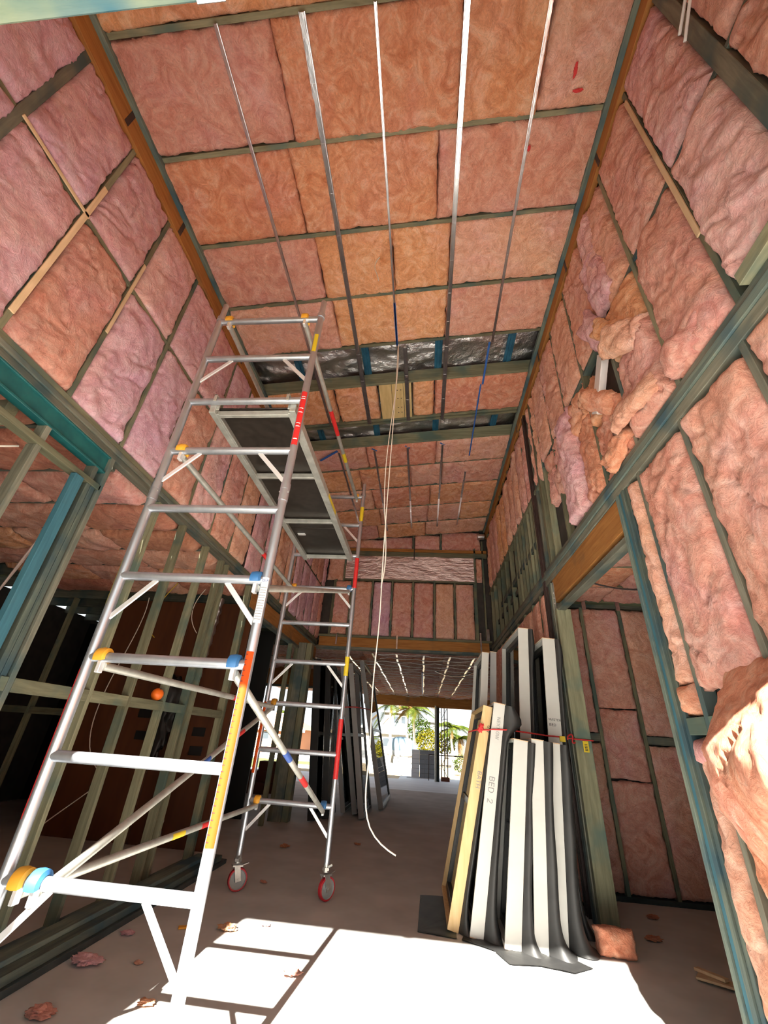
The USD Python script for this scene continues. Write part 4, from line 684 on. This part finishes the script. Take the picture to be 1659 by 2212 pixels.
# left far stack
for k, (xb, xt, zt, y0, y1, w, m, lb) in enumerate(((-1.76, -2.36, 3.02, 11.0, 13.2, .10, "primer_grey", "fourth from the right"), (-1.50, -2.10, 3.05, 10.95, 13.2, .11, "primer_grey", "third from the right"), (-1.29, -1.82, 3.04, 10.45, 11.95, .115, "primer_grey", "second from the right"), (-1.02, -1.78, 3.36, 12.0, 14.5, .12, "primer_grey", "rightmost"))):
    lean_frame("window_frame", f"tall grey edged black frame leaning at the far left, {lb}", xb, xt, zt, y0, y1, w, m, edge=False)
lean_frame("window_frame", "all black tall frame leaning beside the far left post, nearest the post", -2.20, -2.50, 3.0, 9.75, 10.95, .16, "frame_black", edge=False); lean_frame("window_frame", "all black tall frame leaning at the far left, second from the post", -1.98, -2.30, 3.0, 10.1, 10.95, .12, "frame_black", edge=False)
solo("tie_strap", tube([(-2.6, 9.4, 2.05), (-2.3, 9.7, 2.03), (-2.0, 10.3, 2.06), (-1.62, 10.42, 2.10), (-1.5, 10.42, 2.10), (-1.35, 11.95, 2.15)], .012, 8), "rope_red", "dark red strap tying the far left frames", "strap")

# ------------------------------------------------------------------ scraps on the floor
SC = [(-2.28, 3.80, .20, "wool_rose", "ragged rose pink scrap of wool by the teal plates"), (-2.10, 3.22, .16, "wool_salmon", "salmon scrap of wool in the bottom left corner"), (-1.62, 3.46, .09, "wool_orange", "small orange scrap in the scaffold shadow"),
      (-1.60, 4.60, .15, "wool_orange", "flat orange scrap at the edge of the sun patch"), (-1.33, 4.77, .08, "wool_pink", "tiny pink tuft at the top edge of the sun patch"), (-.88, 4.0, .12, "wool_salmon", "pale salmon scrap between two shadow bars"),
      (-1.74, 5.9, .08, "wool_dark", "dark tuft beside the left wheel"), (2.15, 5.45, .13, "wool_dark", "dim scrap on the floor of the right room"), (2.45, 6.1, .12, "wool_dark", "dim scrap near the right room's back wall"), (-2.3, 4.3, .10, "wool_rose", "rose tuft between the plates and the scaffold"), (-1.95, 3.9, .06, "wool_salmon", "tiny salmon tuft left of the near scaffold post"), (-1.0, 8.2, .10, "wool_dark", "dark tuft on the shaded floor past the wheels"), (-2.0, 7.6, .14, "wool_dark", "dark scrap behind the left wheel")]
for k, (x, y, s, m, lb) in enumerate(SC): solo("wool_scrap", clump((x, y, .0), (s, s * .7, s * .5), 50 + k, .55), m, lb, "insulation scrap", smooth=True)
ob = thing("wool_offcut", "thick orange block of insulation at the foot of the doorway post", "insulation offcut", (1.62, 5.0, 0)); obj(ob, "slab", batt((1.50, 4.93, .006), nrm((1, -.08, 0)), nrm((.02, .25, 1)), nrm((0, -1, .25)), 0, .30, 0, .20, 77, bulge=.03, depth=.12, amp=1.2, res=.012), "wool_orange", smooth=True)
solo("torn_paper", cat_([bar((2.15, 4.75, .02), (2.42, 4.55, .03), .12, .015), bar((2.2, 4.85, .03), (2.3, 4.62, .05), .05, .02)]), "pale_pine_x", "torn beige scrap lying in the right doorway", "scrap")
solo("yellow_clip", cat_([bar((-1.99, 4.52, .008), (-1.93, 4.55, .008), .05, .012), bar((-1.93, 4.55, .008), (-1.87, 4.56, .008), .012, .012)]), "clip_yellow", "small yellow plastic clip on the floor by the scaffold", "clip")

# ------------------------------------------------------------------ outside
bs = thing("concrete_block_stack", "stack of grey concrete blocks on the far patio edge", "block stack", (.0, 24.5, -.05))
obj(bs, "pallet", box((-.75, 24.1, -.04), (.75, 25.0, -.02)), "block_light")
for c in range(6):
    for k in range(3): obj(bs, "block", box((-.12 + k * .26, 24.2, -.02 + c * .2), (-.12 + k * .26 + .2585, 24.55, -.02 + c * .2 + .192), .006), "block_grey")
    obj(bs, "block", box((-.52, 24.2, -.02 + c * .2), (-.13, 24.55, -.02 + c * .2 + .192), .006), "block_light")
solo("patio_step", box((-1.1, 22.45, -.3), (2.4, 25.2, -.04)), "concrete_skylit", "pale step under the concrete block stack", "step")
def palm(x, y, h, lab, n=15, fl_=2.4, seed=1):
    r = random.Random(seed); t = thing("palm_tree", lab, "palm tree", (x, y, -.3))
    obj(t, "trunk", tube([(x + .08 * math.sin(k * .9), y, -.3 + (h + .3) * k / 7) for k in range(8)], np.linspace(.15, .09, 8), 10), "trunk", smooth=True); obj(t, "crownshaft", tube([(x, y, h - .7), (x, y, h - .2), (x, y, h)], [.13, .11, .05], 10), "crownshaft", smooth=True)
    for k in range(n):
        az = 2 * math.pi * k / n + r.random() * .3; el = r.uniform(.1, 1.2); ln = fl_ * r.uniform(.75, 1.1); sp = []
        for j in range(10):
            q = j / 9; sp.append((x + math.cos(az) * ln * q * math.cos(el * (1 - q * .4)), y + math.sin(az) * ln * q * math.cos(el * (1 - q * .4)), h + ln * (q * math.sin(el) * .9 - .75 * q * q)))
        sp = A(sp); ms = []; side = A([-math.sin(az), math.cos(az), 0])
        vs = []; fs = []
        for j in range(1, 40):
            q = j / 40 * 9; i = min(int(q), 8); p = sp[i] + (q - i) * (sp[i + 1] - sp[i]); d = sp[i + 1] - sp[i]; d = d / np.linalg.norm(d); ll = .55 * math.sin(math.pi * (.12 + .85 * j / 40)) * ln / 2.4
            for s in (-1, 1):
                e = p + side * s * ll + d * ll * .6 + A([0, 0, -.35 * ll]); b0 = len(vs); vs += [p - d * .03, p + d * .03, e]; fs.append((b0, b0 + 1, b0 + 2))
        v, f = tube(sp, .018, 5); obj(t, "frond", (np.vstack([v, A(vs)]), np.vstack([f, A(fs) + len(v)])), "frond" if r.random() < .85 else "dry_frond")
palm(-2.75, 40, 4.3, "tall palm at the left of the far opening", seed=2); palm(-.70, 40, 4.0, "palm with an orange crownshaft in the middle of the far opening", seed=5, fl_=2.6); palm(-1.55, 47, 4.4, "slimmer palm standing between the two tall ones", seed=8, fl_=2.0)
palm(2.6, 42, 2.7, "palm behind the lattice tower", seed=11); palm(3.4, 44, 2.0, "low palm at the right edge of the far opening", seed=12); palm(-17.6, 58, 3.8, "palm behind the brick house seen past the left wall", seed=14, fl_=1.5)
def bush(name, lab, c, size, n, m, seed):
    r = np.random.default_rng(seed); t = thing(name, lab, "tree", (c[0], c[1], -.3)); d = r.normal(size=(n, 3)); d /= np.linalg.norm(d, axis=1, keepdims=True); p = A(c) + d * A(size) * (r.uniform(.55, 1.0, (n, 1)))
    a = r.normal(size=(n, 3)); a /= np.linalg.norm(a, axis=1, keepdims=True); b = np.cross(a, r.normal(size=(n, 3))); b /= np.linalg.norm(b, axis=1, keepdims=True); s = r.uniform(.06, .14, (n, 1)) * max(size)
    v = np.stack([p - a * s, p + b * s * .5, p + a * s, p - b * s * .5], 1).reshape(-1, 3); i = np.arange(n)[:, None] * 4
    obj(t, "foliage", (v, np.vstack([i + A([[0, 1, 2]]), i + A([[0, 2, 3]])])), m, kind="stuff"); obj(t, "trunk", tube([(c[0], c[1], -.3), (c[0], c[1], c[2])], [.1, .05], 8), "trunk")
bush("leafy_tree", "round yellow-green tree left of the steel post", (.45, 38, 1.55), (1.0, .8, 1.0), 900, "bush_leaf", 3); bush("leafy_tree", "dark green tree behind the middle palm", (-.3, 46, 2.6), (1.3, 1, 1.2), 700, "green_leaf", 4); bush("shrub", "spiky green shrub right of the lattice tower", (2.6, 33, .4), (.6, .5, .6), 400, "green_leaf", 5); bush("shrub", "small green bush before the white house", (-2.0, 47, 1.0), (.6, .5, .5), 300, "green_leaf", 6); bush("leafy_tree", "yellow-green tree behind the lattice tower", (2.1, 45, 1.7), (1.1, .8, 1.0), 600, "bush_leaf", 7)
def house(name, lab, x0, x1, y, z1, ridge, wallm, roofm, wins):
    t = thing(name, lab, "house", ((x0 + x1) / 2, y, -.3)); obj(t, "wall", box((x0, y, -.3), (x1, y + 6, z1)), wallm); xm = (x0 + x1) / 2; e = .4
    v = A([(x0 - e, y - e, z1), (x1 + e, y - e, z1), (x1 + e, y + 6 + e, z1), (x0 - e, y + 6 + e, z1), (xm - (x1 - x0) * .2, y + 3, ridge), (xm + (x1 - x0) * .2, y + 3, ridge)])
    obj(t, "roof", (v, A([(0, 1, 5), (0, 5, 4), (1, 2, 5), (2, 3, 4), (2, 4, 5), (3, 0, 4), (0, 2, 1), (0, 3, 2)])), roofm); obj(t, "fascia", box((x0 - e, y - e - .05, z1 - .25), (x1 + e, y - e, z1)), "wall_white")
    for a, b, c, d in wins: w = obj(t, "window", box((a, y - .05, c), (b, y, d)), "wall_white"); obj(w, "pane", box((a + .08, y - .07, c + .08), (b - .08, y - .045, d - .08)), "window_dark")
house("house", "white house with pale blue roof beyond the palms", -6.5, -1.6, 52, 2.4, 3.4, "wall_white", "roof_blue", ((-4.4, -3.4, .9, 1.8), (-2.7, -1.9, .9, 1.8)))
house("house", "tall cream house with blue roof behind the white house", -5.5, -2.2, 66, 5.3, 6.6, "render_cream", "roof_blue", ((-4.2, -3.4, 3.7, 4.7), (-3.1, -2.4, 3.7, 4.7)))
house("house", "house with solar panels behind the yellow-green tree", .2, 3.0, 66, 4.4, 5.6, "render_grey", "roof_blue", ((.6, 1.2, 3, 3.8),))
house("house", "low brick house with terracotta hip roof past the left wall", -22, -13.0, 50, 1.95, 3.6, "brick_orange", "roof_terracotta", ((-17.6, -16.6, .7, 1.6), (-14.9, -13.8, .5, 1.6)))
solo("garden_wall", box((-14, 41, -.3), (-.9, 41.3, .35)), "render_grey", "long grey-blue wall in front of the white house", "wall"); solo("garden_wall", box((-14, 36, -.3), (.2, 36.3, .05)), "wall_white", "low white wall along the lawn", "wall")
cv = thing("covered_boat", "boat under a pale blue cover beside the white house", "boat", (-1.7, 43, -.3)); vb, fb = vf(trimesh.creation.icosphere(3)); obj(cv, "cover", (vb * A([1.3, 1.0, .8]) + A([-1.9, 43, 1.1]), fb), "tarp_blue", smooth=True); obj(cv, "hull", (vb * A([1.35, 1.0, .5]) * A([1, 1, 1]) + A([-1.9, 43, .6]), fb), "wall_white", smooth=True)
tm = meshkit.text_mesh("S/AV", .55, .03, True); v = A(tm.vertices); solo("painted_letters", (np.stack([v[:, 0] - 2.3, 40.97 - v[:, 2], v[:, 1] - .2], 1), A(tm.faces)), "ink_grey", "grey graffiti-like letters painted on the long wall", "lettering")
fw = thing("brick_fence", "orange brick fence in front of the terracotta roofed house", "fence", (-13, 44, -.3)); obj(fw, "pier", box((-17, 43.9, -.3), (-15.6, 44.2, 1.1)), "brick_orange"); obj(fw, "panel", box((-15.6, 44, -.3), (-12.2, 44.15, .95)), "brick_orange")
wfence = thing("wire_fence", "thin wire fence on the lawn past the left wall", "fence", (-8, 25, -.3))
for x in (-11.2, -9.4, -7.6): obj(wfence, "picket", tube([(x, 26, -.3), (x, 26, .55)], .015, 6), "steel_green")
for z in (.0, .28, .52): obj(wfence, "wire", tube([(-11.2, 26, z), (-7.6, 26, z)], .008, 5), "steel_green")
bx = thing("brick_pile", "dark red-brown bricks and boards piled inside the left opening", "pile", (-4.6, 13.6, 0))
for k, (x, y, z, a) in enumerate(((-4.9, 13.6, 0, 0), (-4.35, 13.6, 0, .1), (-4.75, 13.6, .26, .05), (-4.3, 13.55, .26, 0), (-4.35, 13.6, .5, .1), (-4.5, 13.3, 0, -.1))): obj(bx, "pack", box((x - .25, y - .2, z), (x + .25, y + .2, z + .25)), "carton_brown")
